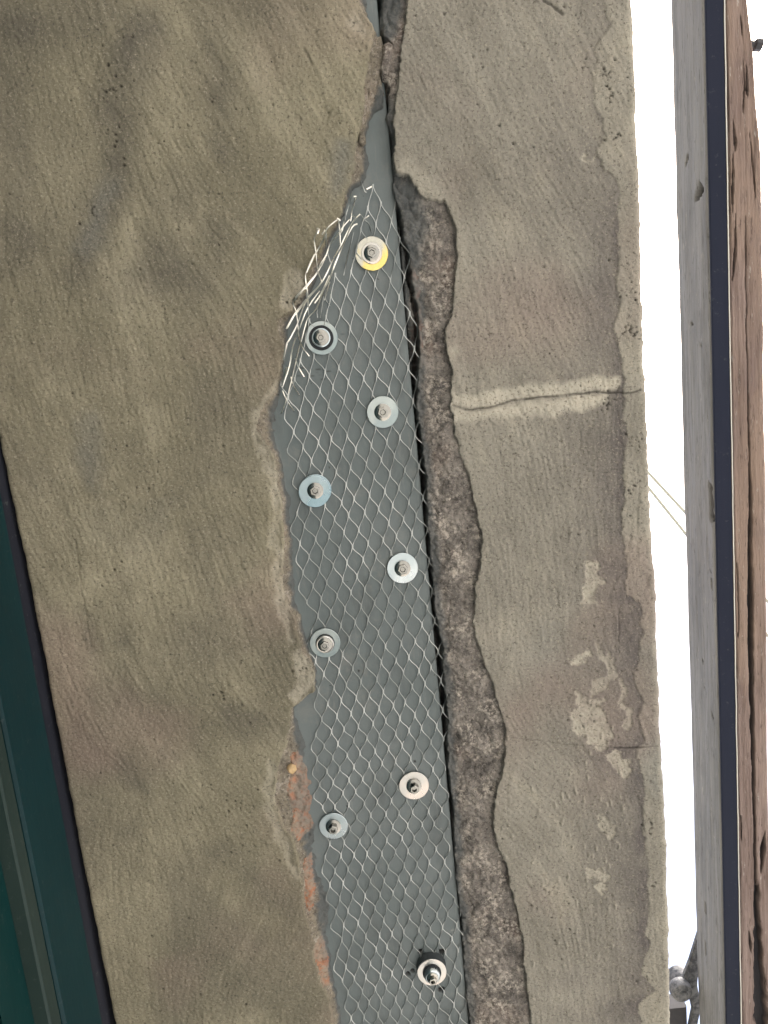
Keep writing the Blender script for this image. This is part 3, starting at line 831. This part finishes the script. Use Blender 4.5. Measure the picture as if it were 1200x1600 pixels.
# ------------------------------------------------------------------ expanded metal mesh
ZM = ZF - 0.0032
mesh_t = thing('wire_mesh', 'sheet of galvanised diamond mesh pinned over the steel, torn and bundled at top left', 'wire mesh')
ry = np.array([200, 300, 400, 550, 720, 900, 1100, 1300, 1500, 1750], float)
rh = np.array([30.5, 30.3, 30, 27, 25, 23.7, 22.9, 20.3, 20.2, 19.5])
ygrid = np.arange(150, 1800, 1.0)
kk = np.cumsum(1 / np.interp(ygrid, ry, rh))
kk -= np.interp(470, ygrid, kk)
slope = np.interp(ygrid, [300, 400, 550, 700, 900, 1100, 1300, 1500, 1700], [.11, .11, .12, .118, .104, .075, .05, .13, .13])
xc = np.cumsum(slope)
xc += 601 - np.interp(470, ygrid, xc)
def node(c, k2):
    y = float(np.interp(k2, kk, ygrid))
    x = float(np.interp(y, ygrid, xc))
    hx = float(np.interp(y, [300, 470, 700, 900, 1100, 1300, 1500, 1600], [11.2, 11.6, 11.5, 11.4, 10.9, 11.0, 9.7, 10.0]))
    ti = float(np.interp(y, [300, 700, 900, 1100, 1300, 1500], [.26, .26, .21, .2, .06, .14]))
    # squeezed to the left below the lowest left fixing
    dx = c * hx
    yy = y - ti * dx
    jx = 1.3 * math.sin(c * 2.1 + k2 * 0.7) + random.Random(c * 991 + k2 * 37).uniform(-0.9, 0.9)
    jy = random.Random(c * 517 + k2 * 71).uniform(-1.0, 1.0)
    return x + dx + jx, yy + jy
left_b = [(290, 560), (340, 552), (380, 545), (450, 508), (520, 472), (590, 438), (640, 436), (760, 446), (850, 456), (950, 470), (1030, 480), (1120, 482), (1250, 490), (1330, 498), (1380, 505), (1460, 513), (1500, 518), (1570, 530), (1700, 550)]
right_b = [(280, 602), (310, 620), (350, 634), (420, 644), (500, 651), (560, 659), (640, 669), (700, 671), (800, 679), (900, 688), (1000, 700), (1100, 705), (1200, 706), (1300, 709), (1400, 718), (1500, 728), (1600, 738), (1700, 750)]
lb, rb = np.array(left_b, float), np.array(right_b, float)
SCREWS = [(581, 396, 26), (502, 528, 26), (598, 644, 25), (493, 766, 25), (629, 888, 24.5), (508, 1005, 24), (647, 1228, 23.5), (521, 1291, 22.5), (675, 1520, 23)]
def okn(p):
    return np.interp(p[1], lb[:, 0], lb[:, 1]) <= p[0] <= np.interp(p[1], rb[:, 0], rb[:, 1]) and 288 < p[1] < 1690
def mesh_z(x, y, c, k2):
    d = min(math.hypot(x - a, y - b) for a, b, r in SCREWS)
    lift = 0.0009 + 0.0016 * min(1, max(0, (d - 20) / 60)) + 0.0006 * math.sin(c * 1.3 + k2 * 0.45)
    if x < np.interp(y, lb[:, 0], lb[:, 1]) + 30 and y < 700:
        lift += 0.004
    return ZF - lift
# each strand weaves between the node columns s and s + 1
for s in range(-18, 17):
    run = []
    def flush():
        if len(run) > 1:
            pts, rolls, wds = [], [], []
            for i, (c, k2, p) in enumerate(run):
                z = mesh_z(p[0], p[1], c, k2)
                sgn = 1 if c == s else -1      # the knuckle bows towards its neighbour
                off = 0.55 * sgn
                for dy in (-2.7, 2.7):
                    q = px(p[0] + off + 0.1 * dy * 0, p[1] + dy, z)
                    pts.append(tuple(q))
                    rolls.append(0.45)
                    wds.append(0.00100)
                if i + 1 < len(run):
                    c2, k3, p2 = run[i + 1]
                    z2 = mesh_z(p2[0], p2[1], c2, k3)
                    for t in (0.3, 0.7):
                        bx = 0.9 * (-1 if t < 0.5 else 1) * (p2[0] - p[0]) * 0.035
                        q = px(p[0] + (p2[0] - p[0]) * t + bx, p[1] + 2.7 + (p2[1] - p[1] - 5.4) * t, z + (z2 - z) * t)
                        pts.append(tuple(q))
                        rolls.append(0.70 if p2[0] < p[0] else 0.38)
                        wds.append(0.00074)
            mb = MB().ribbon(pts, wds, 0.00062, rolls)
            mb.build('strand', M['wire'], mesh_t)
        run.clear()
    for k2 in range(-14, 68):
        c = s if (s + k2) % 2 == 0 else s + 1
        p = node(c, k2)
        if okn(p):
            run.append((c, k2, p))
        else:
            flush()
    flush()
# traced loose ends: points in photo pixels with a height off the flange (mm)
def c1(pts):
    return [(420 + a / 4.615, 270 + b / 4.615) for a, b in pts]
def c2(pts):
    return [(420 + a / 4.615, 450 + b / 4.615) for a, b in pts]
LOOSE = [(c1([(385, 445), (405, 410)]), 22, 22, 1.9), (c1([(500, 335), (480, 348), (420, 402), (400, 470), (345, 570), (300, 640), (270, 710), (264, 760), (280, 870), (286, 970)]), 24, 12, 1.5),
         (c1([(350, 410), (342, 440), (328, 480), (340, 580), (350, 690), (382, 790)]), 24, 14, 1.3), (c1([(503, 330), (512, 420), (515, 520)]), 22, 14, 1.3),
         (c1([(412, 430), (414, 520), (430, 600), (446, 650)]), 20, 14, 1.2), (c1([(582, 335), (535, 390), (500, 440), (445, 510), (415, 590), (370, 660), (345, 720), (290, 790), (190, 900)]), 20, 17, 1.4),
         (c1([(658, 298), (610, 350), (560, 440), (515, 530), (460, 630), (420, 720), (380, 790), (290, 900), (200, 1010), (165, 1052), (125, 1125)]), 8, 17, 1.6),
         (c1([(640, 368), (600, 392), (545, 500), (505, 590), (470, 680), (440, 760), (380, 870), (330, 940)]), 8, 9, 1.8), (c1([(625, 180), (600, 280), (590, 350)]), 14, 9, 1.3),
         (c1([(612, 172), (632, 172), (632, 190)]), 14, 14, 1.7), (c1([(600, 130), (580, 230), (560, 290), (545, 360)]), 12, 9, 1.2), (c1([(612, 430), (580, 560), (560, 640), (540, 740)]), 4, 3, 1.1),
         (c1([(440, 785), (400, 920)]), 6, 4, 1.3), (c1([(438, 740), (362, 900)]), 7, 5, 1.3), (c1([(660, 300), (700, 345), (725, 375), (738, 430)]), 4, 3, 1.1), (c1([(722, 308), (690, 330)]), 5, 4, 1.5),
         (c1([(665, 60), (690, 130), (705, 140)]), 4, 3, 1.1), (c1([(705, 118), (750, 95)]), 5, 5, 1.8), (c1([(545, 350), (530, 410), (515, 440)]), 12, 8, 1.5),
         (c1([(345, 400), (362, 405), (350, 440)]), 24, 24, 2.2), (c1([(492, 328), (518, 345)]), 23, 23, 2.0), (c1([(600, 305), (618, 322)]), 14, 14, 1.8),
         (c1([(330, 590), (270, 720)]), 20, 19, 2.0), (c1([(420, 590), (350, 720), (260, 840)]), 15, 15, 1.3),
         (c2([(260, 0), (195, 75), (175, 110), (200, 180), (215, 330), (240, 420), (292, 492)]), 16, 4, 1.3), (c2([(270, 80), (200, 170), (165, 220), (125, 295)]), 16, 18, 1.7),
         (c2([(348, 0), (270, 90), (205, 260), (150, 370), (125, 410), (105, 520)]), 12, 16, 1.7), (c2([(367, 20), (282, 140), (218, 300), (172, 430), (150, 560), (97, 715)]), 10, 12, 1.5),
         (c2([(400, 0), (342, 150), (282, 220), (242, 350), (210, 470), (170, 640), (130, 800), (90, 905)]), 7, 4, 1.4), (c2([(420, 0), (405, 70), (440, 130)]), 4, 3, 1.1),
         (c2([(130, 400), (108, 500)]), 17, 17, 2.4), (c2([(185, 190), (130, 290)]), 18, 18, 2.3), (c2([(128, 570), (97, 700)]), 13, 13, 2.1),
         (c2([(100, 740), (130, 810), (182, 885)]), 6, 3, 1.3), (c2([(410, 10), (350, 150), (352, 215)]), 6, 3, 1.1), (c2([(395, 60), (372, 215)]), 5, 3, 1.1),
         (c2([(190, 505), (215, 570), (255, 640)]), 5, 3, 1.5), (c2([(160, 640), (172, 690), (220, 770)]), 5, 3, 1.4), (c2([(265, 0), (280, 130), (290, 200)]), 9, 6, 1.2)]
for q, (pts, h0, h1, wd) in enumerate(LOOSE):
    n = len(pts)
    P3 = [tuple(px(a, b, ZF - (h0 + (h1 - h0) * i / max(1, n - 1)) * 0.001)) for i, (a, b) in enumerate(pts)]
    # smooth the trace a little
    Q = []
    for i in range(n - 1):
        p0, p1, p2, p3 = (np.array(P3[max(i - 1, 0)]), np.array(P3[i]), np.array(P3[i + 1]), np.array(P3[min(i + 2, n - 1)]))
        for t in (0, 0.33, 0.66):
            Q.append(tuple(0.5 * ((2 * p1) + (-p0 + p2) * t + (2 * p0 - 5 * p1 + 4 * p2 - p3) * t * t + (-p0 + 3 * p1 - 3 * p2 + p3) * t ** 3)))
    Q.append(P3[-1])
    rl = [0.3 + 0.7 * math.sin(q * 1.7 + i * 0.35) for i in range(len(Q))]
    MB().ribbon(Q, wd * 0.00078, 0.0007, rl).build('loose_strand', M['wire_bright' if wd > 1.25 else 'wire'], mesh_t)

# ------------------------------------------------------------------ fixings
def disc(r_out, r_in, t, z_low, b=0.0004):
    """washer: a flat ring with eased rims, z_low its face towards the ground"""
    return MB().lathe([(r_in, z_low + t), (r_in, z_low + b), (r_in + b, z_low), (r_out - b, z_low), (r_out, z_low + b), (r_out, z_low + t - b), (r_out - b, z_low + t), (r_in, z_low + t)], 48, cap=False)
def hexhead(af, z_top, z_low, mat, parent, flange_r, cup):
    m1 = MB().lathe([(0.0005, z_top), (flange_r, z_top), (flange_r, z_top - 0.0011), (af * 0.62, z_top - 0.0021), (0.0005, z_top - 0.0021)], 36, cap=False)
    f = m1.build('flange', mat, parent, True)
    r = af / math.sqrt(3)
    a0 = random.uniform(0, 1)
    b = MB()
    zs = [(z_top - 0.0018, 1.0), (z_low + 0.0006, 1.0), (z_low, 0.86), (z_low, 0.55), (z_low + cup, 0.42)]
    for z, s in zs:
        for q in range(6):
            a = a0 + q * math.pi / 3
            b.v.append((r * s * math.cos(a), r * s * math.sin(a), z))
    for i in range(len(zs) - 1):
        for q in range(6):
            b.f.append((i * 6 + q, i * 6 + (q + 1) % 6, i * 6 + 6 + (q + 1) % 6, i * 6 + 6 + q))
    b.f.append(tuple((len(zs) - 1) * 6 + q for q in range(6)))
    return b.build('hex_head', mat, parent)
UM = 0.00069
LAB = ['yellow plated washer fixing at the top of the wire mesh', 'fixing with thick black rubber ring at the left beside the torn mesh bundle', 'dull grey washer fixing near the right mesh edge, below the black ringed one',
       'bluish doubled washer fixing at the left mesh edge', 'pale blue washer fixing at the right edge halfway down the mesh', 'silver cup washer fixing beside the jutting plaster lip on the left',
       'off-white washer fixing on the right, above the lowest left one', 'pale washer fixing with long bolt beside the exposed orange brick', 'pinkish washer fixing standing proud among drilled black holes']
KIND = ['gold', 'ring', 'plain', 'double', 'plain', 'cup', 'plain', 'plain', 'proud']
MAT = ['zinc_gold', 'zinc_grey', 'zinc_grey', 'zinc_blue', 'zinc', 'zinc_grey', 'zinc_pink', 'zinc', 'zinc_pink']
for q, (x, y, r) in enumerate(SCREWS):
    kd = KIND[q]
    lift = {'proud': 0.013}.get(kd, 0.0035)
    p = px(x, y, ZF - lift)
    t = thing('fixing_screw', LAB[q], 'screw fixing', 'screw fixings holding the mesh to the steel', (p[0], p[1], ZF))
    d = (px(x + r, y, ZF - lift)[0] - p[0])
    mw = M[MAT[q]]
    tilt = (random.uniform(-0.05, 0.05), random.uniform(-0.05, 0.05))
    ws = disc(d, 0.004, 0.0016, -lift).build('washer', mw, t, True)
    ws.rotation_euler = (tilt[0] * 0.5, tilt[1] * 0.5, 0)
    top = -lift - 0.0005
    shank_r = 0.0031
    if kd == 'gold':
        disc(d * 0.63, 0.004, 0.0015, top - 0.0014).build('small_washer', M['zinc_pink'], t, True)
        top -= 0.0014
        hexhead(0.0098, top, top - 0.005, M['bolt'], t, 0.0085, 0.0022)
    elif kd == 'ring':
        MB().lathe([(0.002, top + 0.001), (d * 0.74, top + 0.001), (d * 0.74, top - 0.0022), (d * 0.70, top - 0.003), (0.002, top - 0.003)], 40, cap=False).build('rubber_ring', M['rubber'], t, True)
        MB().lathe([(0.002, top - 0.002), (d * 0.56, top - 0.002), (d * 0.56, top - 0.0042), (d * 0.50, top - 0.005), (d * 0.3, top - 0.0042), (0.002, top - 0.0042)], 40, cap=False).build('cup_washer', M['zinc'], t, True)
        top -= 0.004
        hexhead(0.0092, top, top - 0.005, M['bolt'], t, 0.0085, 0.0022)
    elif kd == 'cup':
        MB().lathe([(0.002, top + 0.001), (d * 0.62, top + 0.001), (d * 0.62, top - 0.001), (0.002, top - 0.001)], 40, cap=False).build('rubber_ring', M['rubber'], t, True)
        MB().lathe([(0.002, top - 0.0005), (d * 0.58, top - 0.0005), (d * 0.58, top - 0.004), (d * 0.52, top - 0.005), (d * 0.33, top - 0.0042), (0.002, top - 0.0042)], 40, cap=False).build('cup_washer', M['zinc_pink'], t, True)
        top -= 0.004
        hexhead(0.0092, top, top - 0.006, M['bolt'], t, 0.0082, 0.001)
    elif kd == 'double':
        o = disc(d, 0.004, 0.0016, -lift - 0.002).build('washer', M['zinc_blue'], t, True)
        o.location = (-0.0012, 0.0013, 0)
        top -= 0.002
        hexhead(0.0105, top, top - 0.0058, M['bolt'], t, 0.0090, 0.003)
    elif kd == 'proud':
        MB().lathe([(0.002, 0.0), (d * 1.02, 0.0), (d * 1.0, -0.006), (d * 0.92, -lift + 0.0012), (0.002, -lift + 0.0012)], 40, cap=False).build('rubber_boot', M['boot'], t, True)
        MB().lathe([(0.002, top + 0.001), (d * 0.64, top + 0.001), (d * 0.64, top - 0.0004), (0.002, top - 0.0004)], 40, cap=False).build('rubber_ring', M['rubber'], t, True)
        MB().lathe([(0.002, top), (d * 0.52, top), (d * 0.52, top - 0.006), (d * 0.44, top - 0.0075), (0.002, top - 0.0075)], 40, cap=False).build('cup_washer', M['zinc'], t, True)
        top -= 0.0073
        hexhead(0.0088, top, top - 0.007, M['bolt'], t, 0.0072, 0.003)
    else:
        hexhead(0.0106 if q < 6 else 0.0098, top, top - (0.006 if q < 6 else 0.0085), M['bolt'], t, 0.0092, 0.0028 if q != 4 else 0.0012)

# ------------------------------------------------------------------ green door on the left
XD = float(np.interp(0.5, yv, XL)) - 0.0
zl = [px_side(a, 1600, XD)[2] for a in (180, 162, 102, 95, 76, 27, 13)]
print('door levels', XD, zl)
door = thing('green_door', 'dark green painted door frame under the left edge of the soffit', 'door')
Y0, Y1 = -1.5, 3.2
MB().box(XD - 0.06, XD - 0.004, Y0, Y1, zl[1], ZS + 0.05, 0.001).build('sealant_strip', M['seal'], door)
MB().box(XD - 0.08, XD, Y0, Y1, zl[2], zl[1] - 0.0005, 0.003).build('head_rail', M['green'], door)
MB().box(XD - 0.10, XD - 0.006, Y0, Y1, zl[3], zl[2] - 0.0003, 0.0).build('groove', M['green_deep'], door)
MB().box(XD - 0.08, XD + 0.002, Y0, Y1, zl[4], zl[3] - 0.0003, 0.002).build('bead', M['green_grey'], door)
MB().box(XD - 0.10, XD - 0.014, Y0, Y1, zl[5], zl[4] - 0.0003, 0.0).build('rebate', M['green_deep'], door)
MB().box(XD - 0.10, XD - 0.022, Y0, Y1, zl[6], zl[5] - 0.0003, 0.001).build('groove', M['seal'], door)
MB().box(XD - 0.10, XD - 0.008, Y0, Y1, 0.0, zl[6] - 0.0003, 0.002).build('door_panel', M['green'], door)
hw = MB().box(XD - 0.4, XD - 0.11, -8, 8, 0, ZS + 1.2).build('house_wall', M['house'])
hw['label'] = 'cream rendered house wall behind the green door frame'
hw['category'] = 'wall'

# ------------------------------------------------------------------ timbers on the right
def timber(name, x0, x1, z0, z1, y0, y1, mat, parent, rnd, amp, cracks=(), wob=None, ny=760, left=()):
    """a beam along Y with a worn section; cracks are (side, [(y, s, half-width m)]) with s across the underside 0..1"""
    per = []
    nb, nsd = 46, 30
    r = rnd
    def add(a, b, n):
        for i in range(n):
            per.append((a[0] + (b[0] - a[0]) * i / n, a[1] + (b[1] - a[1]) * i / n))
    add((x0 + r, z0), (x1 - r, z0), nb)
    add((x1 - r, z0), (x1, z0 + r), 4)
    add((x1, z0 + r), (x1, z1 - r), nsd)
    add((x1, z1 - r), (x1 - r, z1), 3)
    add((x1 - r, z1), (x0 + r, z1), 8)
    add((x0 + r, z1), (x0, z1 - r), 3)
    add((x0, z1 - r), (x0, z0 + r), nsd)
    add((x0, z0 + r), (x0 + r, z0), 4)
    per = np.array(per)
    ctr = np.array(((x0 + x1) / 2, (z0 + z1) / 2))
    nrm2 = np.zeros_like(per)
    for i, p in enumerate(per):
        a, b = per[i - 1], per[(i + 1) % len(per)]
        t = b - a
        nn = np.array((t[1], -t[0]))
        nn /= np.linalg.norm(nn) + 1e-9
        if nn.dot(p - ctr) < 0:
            nn = -nn
        nrm2[i] = nn
    ys = np.linspace(y0, y1, ny)
    L = np.concatenate(([0], np.cumsum(np.linalg.norm(np.diff(per, axis=0), axis=1))))
    S, T = np.meshgrid(L, ys)
    d = amp * (0.8 * fbm(S * 9, T * 0.55, 6, 4, 200) + 0.5 * fbm(S, T * 0.05, 160, 3, 205) + 0.35 * fbm(S, T * 0.3, 70, 4, 207))
    ck = np.zeros(S.shape)
    for pts in cracks:
        pts = np.array(pts, float)
        sc_ = np.interp(T, pts[:, 0], pts[:, 1] * (x1 - x0 - 2 * r)) + 0.0012 * fbm(T, T * 0, 40, 4, 210)
        hw_ = np.interp(T, pts[:, 0], pts[:, 2], left=0, right=0) * (1 + 0.4 * fbm(T, T * 0 + 5, 60, 3, 212))
        c = sstep(1.25, 0.7, np.abs(S - sc_) / np.maximum(hw_, 1e-6)) * (hw_ > 1e-5)
        ck = np.maximum(ck, c)
    sl0 = L[nb + 4 + nsd + 3 + 8 + 3]
    for pts in left:                         # gouges in the near face: (y, share of the height from the top, half-width)
        pts = np.array(pts, float)
        sc_ = np.interp(T, pts[:, 0], sl0 + pts[:, 1] * (z1 - z0 - 2 * r)) + 0.0012 * fbm(T, T * 0, 60, 4, 214)
        hw_ = np.interp(T, pts[:, 0], pts[:, 2], left=0, right=0) * (1 + 0.5 * fbm(T, T * 0 + 5, 90, 3, 216))
        ck = np.maximum(ck, sstep(1.25, 0.7, np.abs(S - sc_) / np.maximum(hw_, 1e-6)) * (hw_ > 1e-5))
    d = d - 0.012 * ck
    PX = per[None, :, 0] + nrm2[None, :, 0] * d
    PZ = per[None, :, 1] + nrm2[None, :, 1] * d
    if wob is not None:
        PX = PX + np.interp(ys, wob[0], wob[1])[:, None] * ((per[:, 0] - x0) / (x1 - x0))[None, :]
    n = len(per)
    Vt = np.stack((PX, np.repeat(ys[:, None], n, 1), PZ), -1).reshape(-1, 3)
    ii = np.arange(ny * n).reshape(ny, n)
    jj = np.roll(ii, -1, 1)
    q = np.stack((ii[:-1], jj[:-1], jj[1:], ii[1:]), -1).reshape(-1, 4)
    return mesh_np(name, Vt, q, mat, parent, {'crack': ck.ravel()})
def x_at(xp, yp, z):
    return px(xp, yp, z)[0]
ZT = 2.60
xa = np.mean([x_at(a, b, ZT) for a, b in ((1099, 0), (1109, 400), (1113, 800), (1123, 1200), (1132, 1600))])
xb_ = np.mean([x_at(a, b, ZT) for a, b in ((1128, 0), (1139, 400), (1141, 800), (1148, 1200), (1156, 1600))])
x0t = np.mean([x_at(a, b, ZT + 0.10) for a, b in ((1048, 0), (1063, 400), (1068, 800), (1082, 1200), (1093, 1600))])
print('timber', xa, xb_, x0t)
def yl(p):
    return px_side(1085, p, xa)[1]
gt = timber('grey_timber', xa, xb_ - 0.0008, ZT, ZT + 0.10 + 1.0 * (xa - x0t) * 1.0, -1.6, 3.0, M['grey_timber'], None, 0.003, 0.0018, [], None, 1500,
            [[(yl(a), f, hw) for a, f, hw in L] for L in ([(288, .8, 0), (297, .82, .004), (303, .8, .009), (313, .72, .007), (315, .7, 0)], [(232, .45, 0), (240, .42, .002), (252, .35, 0)], [(500, .45, 0), (505, .45, .002), (511, .45, 0)],
             [(536, .72, 0), (540, .72, .0018), (543, .72, 0)], [(745, .9, 0), (752, .93, .006), (800, .95, .006), (806, .95, 0)], [(1375, .38, 0), (1390, .4, .0016), (1405, .42, 0)], [(1440, .36, 0), (1450, .37, .0012), (1465, .37, 0)],
             [(1015, .5, 0), (1020, .52, .0018), (1027, .56, 0)], [(1055, .55, 0), (1060, .56, .002), (1066, .6, 0)], [(1085, .8, 0), (1092, .85, .0022), (1096, .86, 0)], [(870, .85, 0), (880, .92, .0015), (905, .95, .001), (910, .95, 0)])])
gt['label'] = 'weathered grey timber running along the bright gap beside the soffit'
gt['category'] = 'timber'
# knots and gouges on its near face
ns = thing('navy_steel_strip', 'dark navy painted flat steel strip under the grey timber', 'steel strip')
MB().box(xa + 0.0008, xb_ - 0.0012, -1.6, 3.0, ZT - 0.006, ZT - 0.0015, 0.0008).build('flat_bar', M['navy'], ns)
k = NT('pale_strip_edge')
M['pale_bead'] = k.done(k.mix(k.noise(60), (0.75, 0.75, 0.68), (0.55, 0.55, 0.5)), 0.5)
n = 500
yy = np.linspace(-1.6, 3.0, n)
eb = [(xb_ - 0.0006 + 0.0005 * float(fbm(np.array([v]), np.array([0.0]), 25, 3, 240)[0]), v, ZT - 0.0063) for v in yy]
MB().ribbon(eb, 0.0011, 0.0012).build('pale_edge', M['pale_bead'], ns)  # thin pale bead along the strip's right edge
ZR = ZT - 0.004
xr1 = np.mean([x_at(a, b, ZR) for a, b in ((1180, 0), (1194, 300), (1198, 600), (1203, 900))])
def yr(p):
    return px(1165, p, ZR)[1]
def sr(xp, yp):
    return (x_at(xp, yp, ZR) - xb_ - 0.001) / (xr1 - xb_ - 0.001)
crk = [[(yr(a), sr(x, a), wd * 0.00044) for a, x, wd in L] for L in (
    [(300, 1166, 0), (380, 1166, 1.2), (560, 1167, 1.5), (720, 1171, 3), (800, 1173, 5), (900, 1172, 8), (1000, 1172, 9), (1100, 1174, 8), (1200, 1176, 5), (1290, 1178, 4), (1360, 1180, 4), (1420, 1181, 7), (1500, 1184, 13), (1620, 1190, 22)],
    [(20, 1169, 0), (40, 1170, 3), (60, 1168, 0)], [(95, 1175, 0), (120, 1176, 4), (145, 1176, 4), (152, 1177, 0)], [(85, 1168, 0), (130, 1170, 1.5), (170, 1166, 2), (178, 1165, 0)],
    [(180, 1143, 0), (220, 1146, 4), (235, 1144, 0)], [(230, 1141, 0), (270, 1141, 3), (310, 1140, 2), (330, 1140, 0)], [(330, 1146, 0), (380, 1147, 4), (420, 1143, 3), (440, 1140, 0)],
    [(205, 1176, 0), (250, 1178, 2), (290, 1182, 1.5), (310, 1183, 0)], [(1255, 1152, 0), (1290, 1153, 3), (1330, 1153, 0)], [(1300, 1196, 0), (1330, 1194, 8), (1370, 1189, 0)],
    [(1455, 1167, 0), (1475, 1170, 5), (1490, 1170, 0)], [(840, 1144, 0), (900, 1148, 2), (980, 1150, 1.5), (1010, 1147, 0)], [(1380, 1185, 0), (1400, 1185, 5), (1412, 1185, 0)])]
ws_ = np.array([0, 300, 600, 900, 1300, 1600])
rt = thing('red_timber', 'split reddish hardwood beam at the far right beside the navy strip', 'timber')
timber('beam', xb_ + 0.001, xr1, ZR, ZR + 0.11, -1.6, 3.0, M['red_timber'], rt, 0.004, 0.0022, crk,
       (np.array([yr(a) for a in (-100, 0, 80, 180, 250, 400, 600, 900, 1600)]), np.array([-0.018, -0.016, -0.009, -0.005, 0, 0, 0, 0.001, 0.004])), 1500)
k = NT('black_bolt')
M['blackbolt'] = k.done(k.mix(k.noise(90), (0.03, 0.03, 0.035), (0.07, 0.07, 0.075)), 0.6)
for a, b, r in ((1182, 72, 0.0075),):
    p = px(a, b, ZR + 0.02)
    o = MB().lathe([(0.001, 0), (r, 0), (r, 0.008), (r * 0.55, 0.010), (r * 0.55, 0.03), (0.001, 0.03)], 6, cap=False).build('bolt', M['blackbolt'], rt)
    o.rotation_euler = (0, -math.pi / 2, 0.2)
    o.location = (p[0] + 0.006, p[1], p[2])

# iron bracket low in the gap
ZK = 2.712
br = thing('iron_bracket', 'old grey iron bracket with rounded knuckle low in the bright gap', 'bracket')
ck_ = px(1063, 1546, ZK - 0.02)
MB().lathe([(0.001, -0.013), (0.006, -0.0135), (0.0075, -0.0115), (0.011, -0.0125), (0.0165, -0.009), (0.0185, 0.0), (0.0165, 0.009), (0.012, 0.013), (0.009, 0.0115), (0.006, 0.015), (0.001, 0.016)], 40, (ck_[0], ck_[1], ck_[2])).build('knuckle', M['iron'], br, True)
cc = px(1064, 1535, ZK)
MB().lathe([(0.012, -0.016), (0.0185, -0.013), (0.021, 0.0), (0.0185, 0.013), (0.012, 0.016)], 36, (cc[0], cc[1], cc[2] + 0.005)).build('collar', M['iron'], br, True)
pts = [px(a, b, z) for a, b, z in ((1098, 1445, ZK), (1091, 1472, ZK), (1085, 1500, ZK), (1078, 1525, ZK - 0.004), (1077, 1540, ZK - 0.006), (1084, 1555, ZK), (1087, 1575, ZK), (1082, 1600, ZK), (1074, 1640, ZK))]
MB().ribbon(pts, [0.010, 0.013, 0.019, 0.025, 0.025, 0.017, 0.014, 0.014, 0.014], 0.010).build('strap', M['iron'], br, False, 0.0018)
pb = px(1060, 1592, ZK - 0.004)
MB().box(pb[0] - 0.018, pb[0] + 0.016, pb[1] - 0.022, pb[1] + 0.09, pb[2], pb[2] + 0.03, 0.003).build('block', M['blackbolt'], br)
MB().box(pb[0] - 0.05, pb[0] - 0.016, pb[1] - 0.012, pb[1] + 0.05, pb[2] + 0.004, pb[2] + 0.02, 0.002).build('arm', M['iron'], br)

# overhead cables crossing the gap
for (ax, ay), (bx, by), lab in (((1018, 744), (1068, 798), 'thin pale overhead cable crossing the gap, upper of two'), ((1018, 768), (1068, 830), 'thin pale overhead cable crossing the gap, lower of two')):
    A = px(ax - 3 * (bx - ax), ay - 3 * (by - ay), 6.0)
    B = px(bx + 5 * (bx - ax), by + 5 * (by - ay), 6.0)
    nn = 24
    pts = [tuple(A + (B - A) * i / nn) for i in range(nn + 1)]
    b = MB()
    for rot in (0,):
        b.ribbon(pts, 0.013, 0.013, 0.4)
    o = b.build('overhead_cable', M['cable'])
    o['label'] = lab
    o['category'] = 'cable'
    o['group'] = 'overhead cables in the gap'
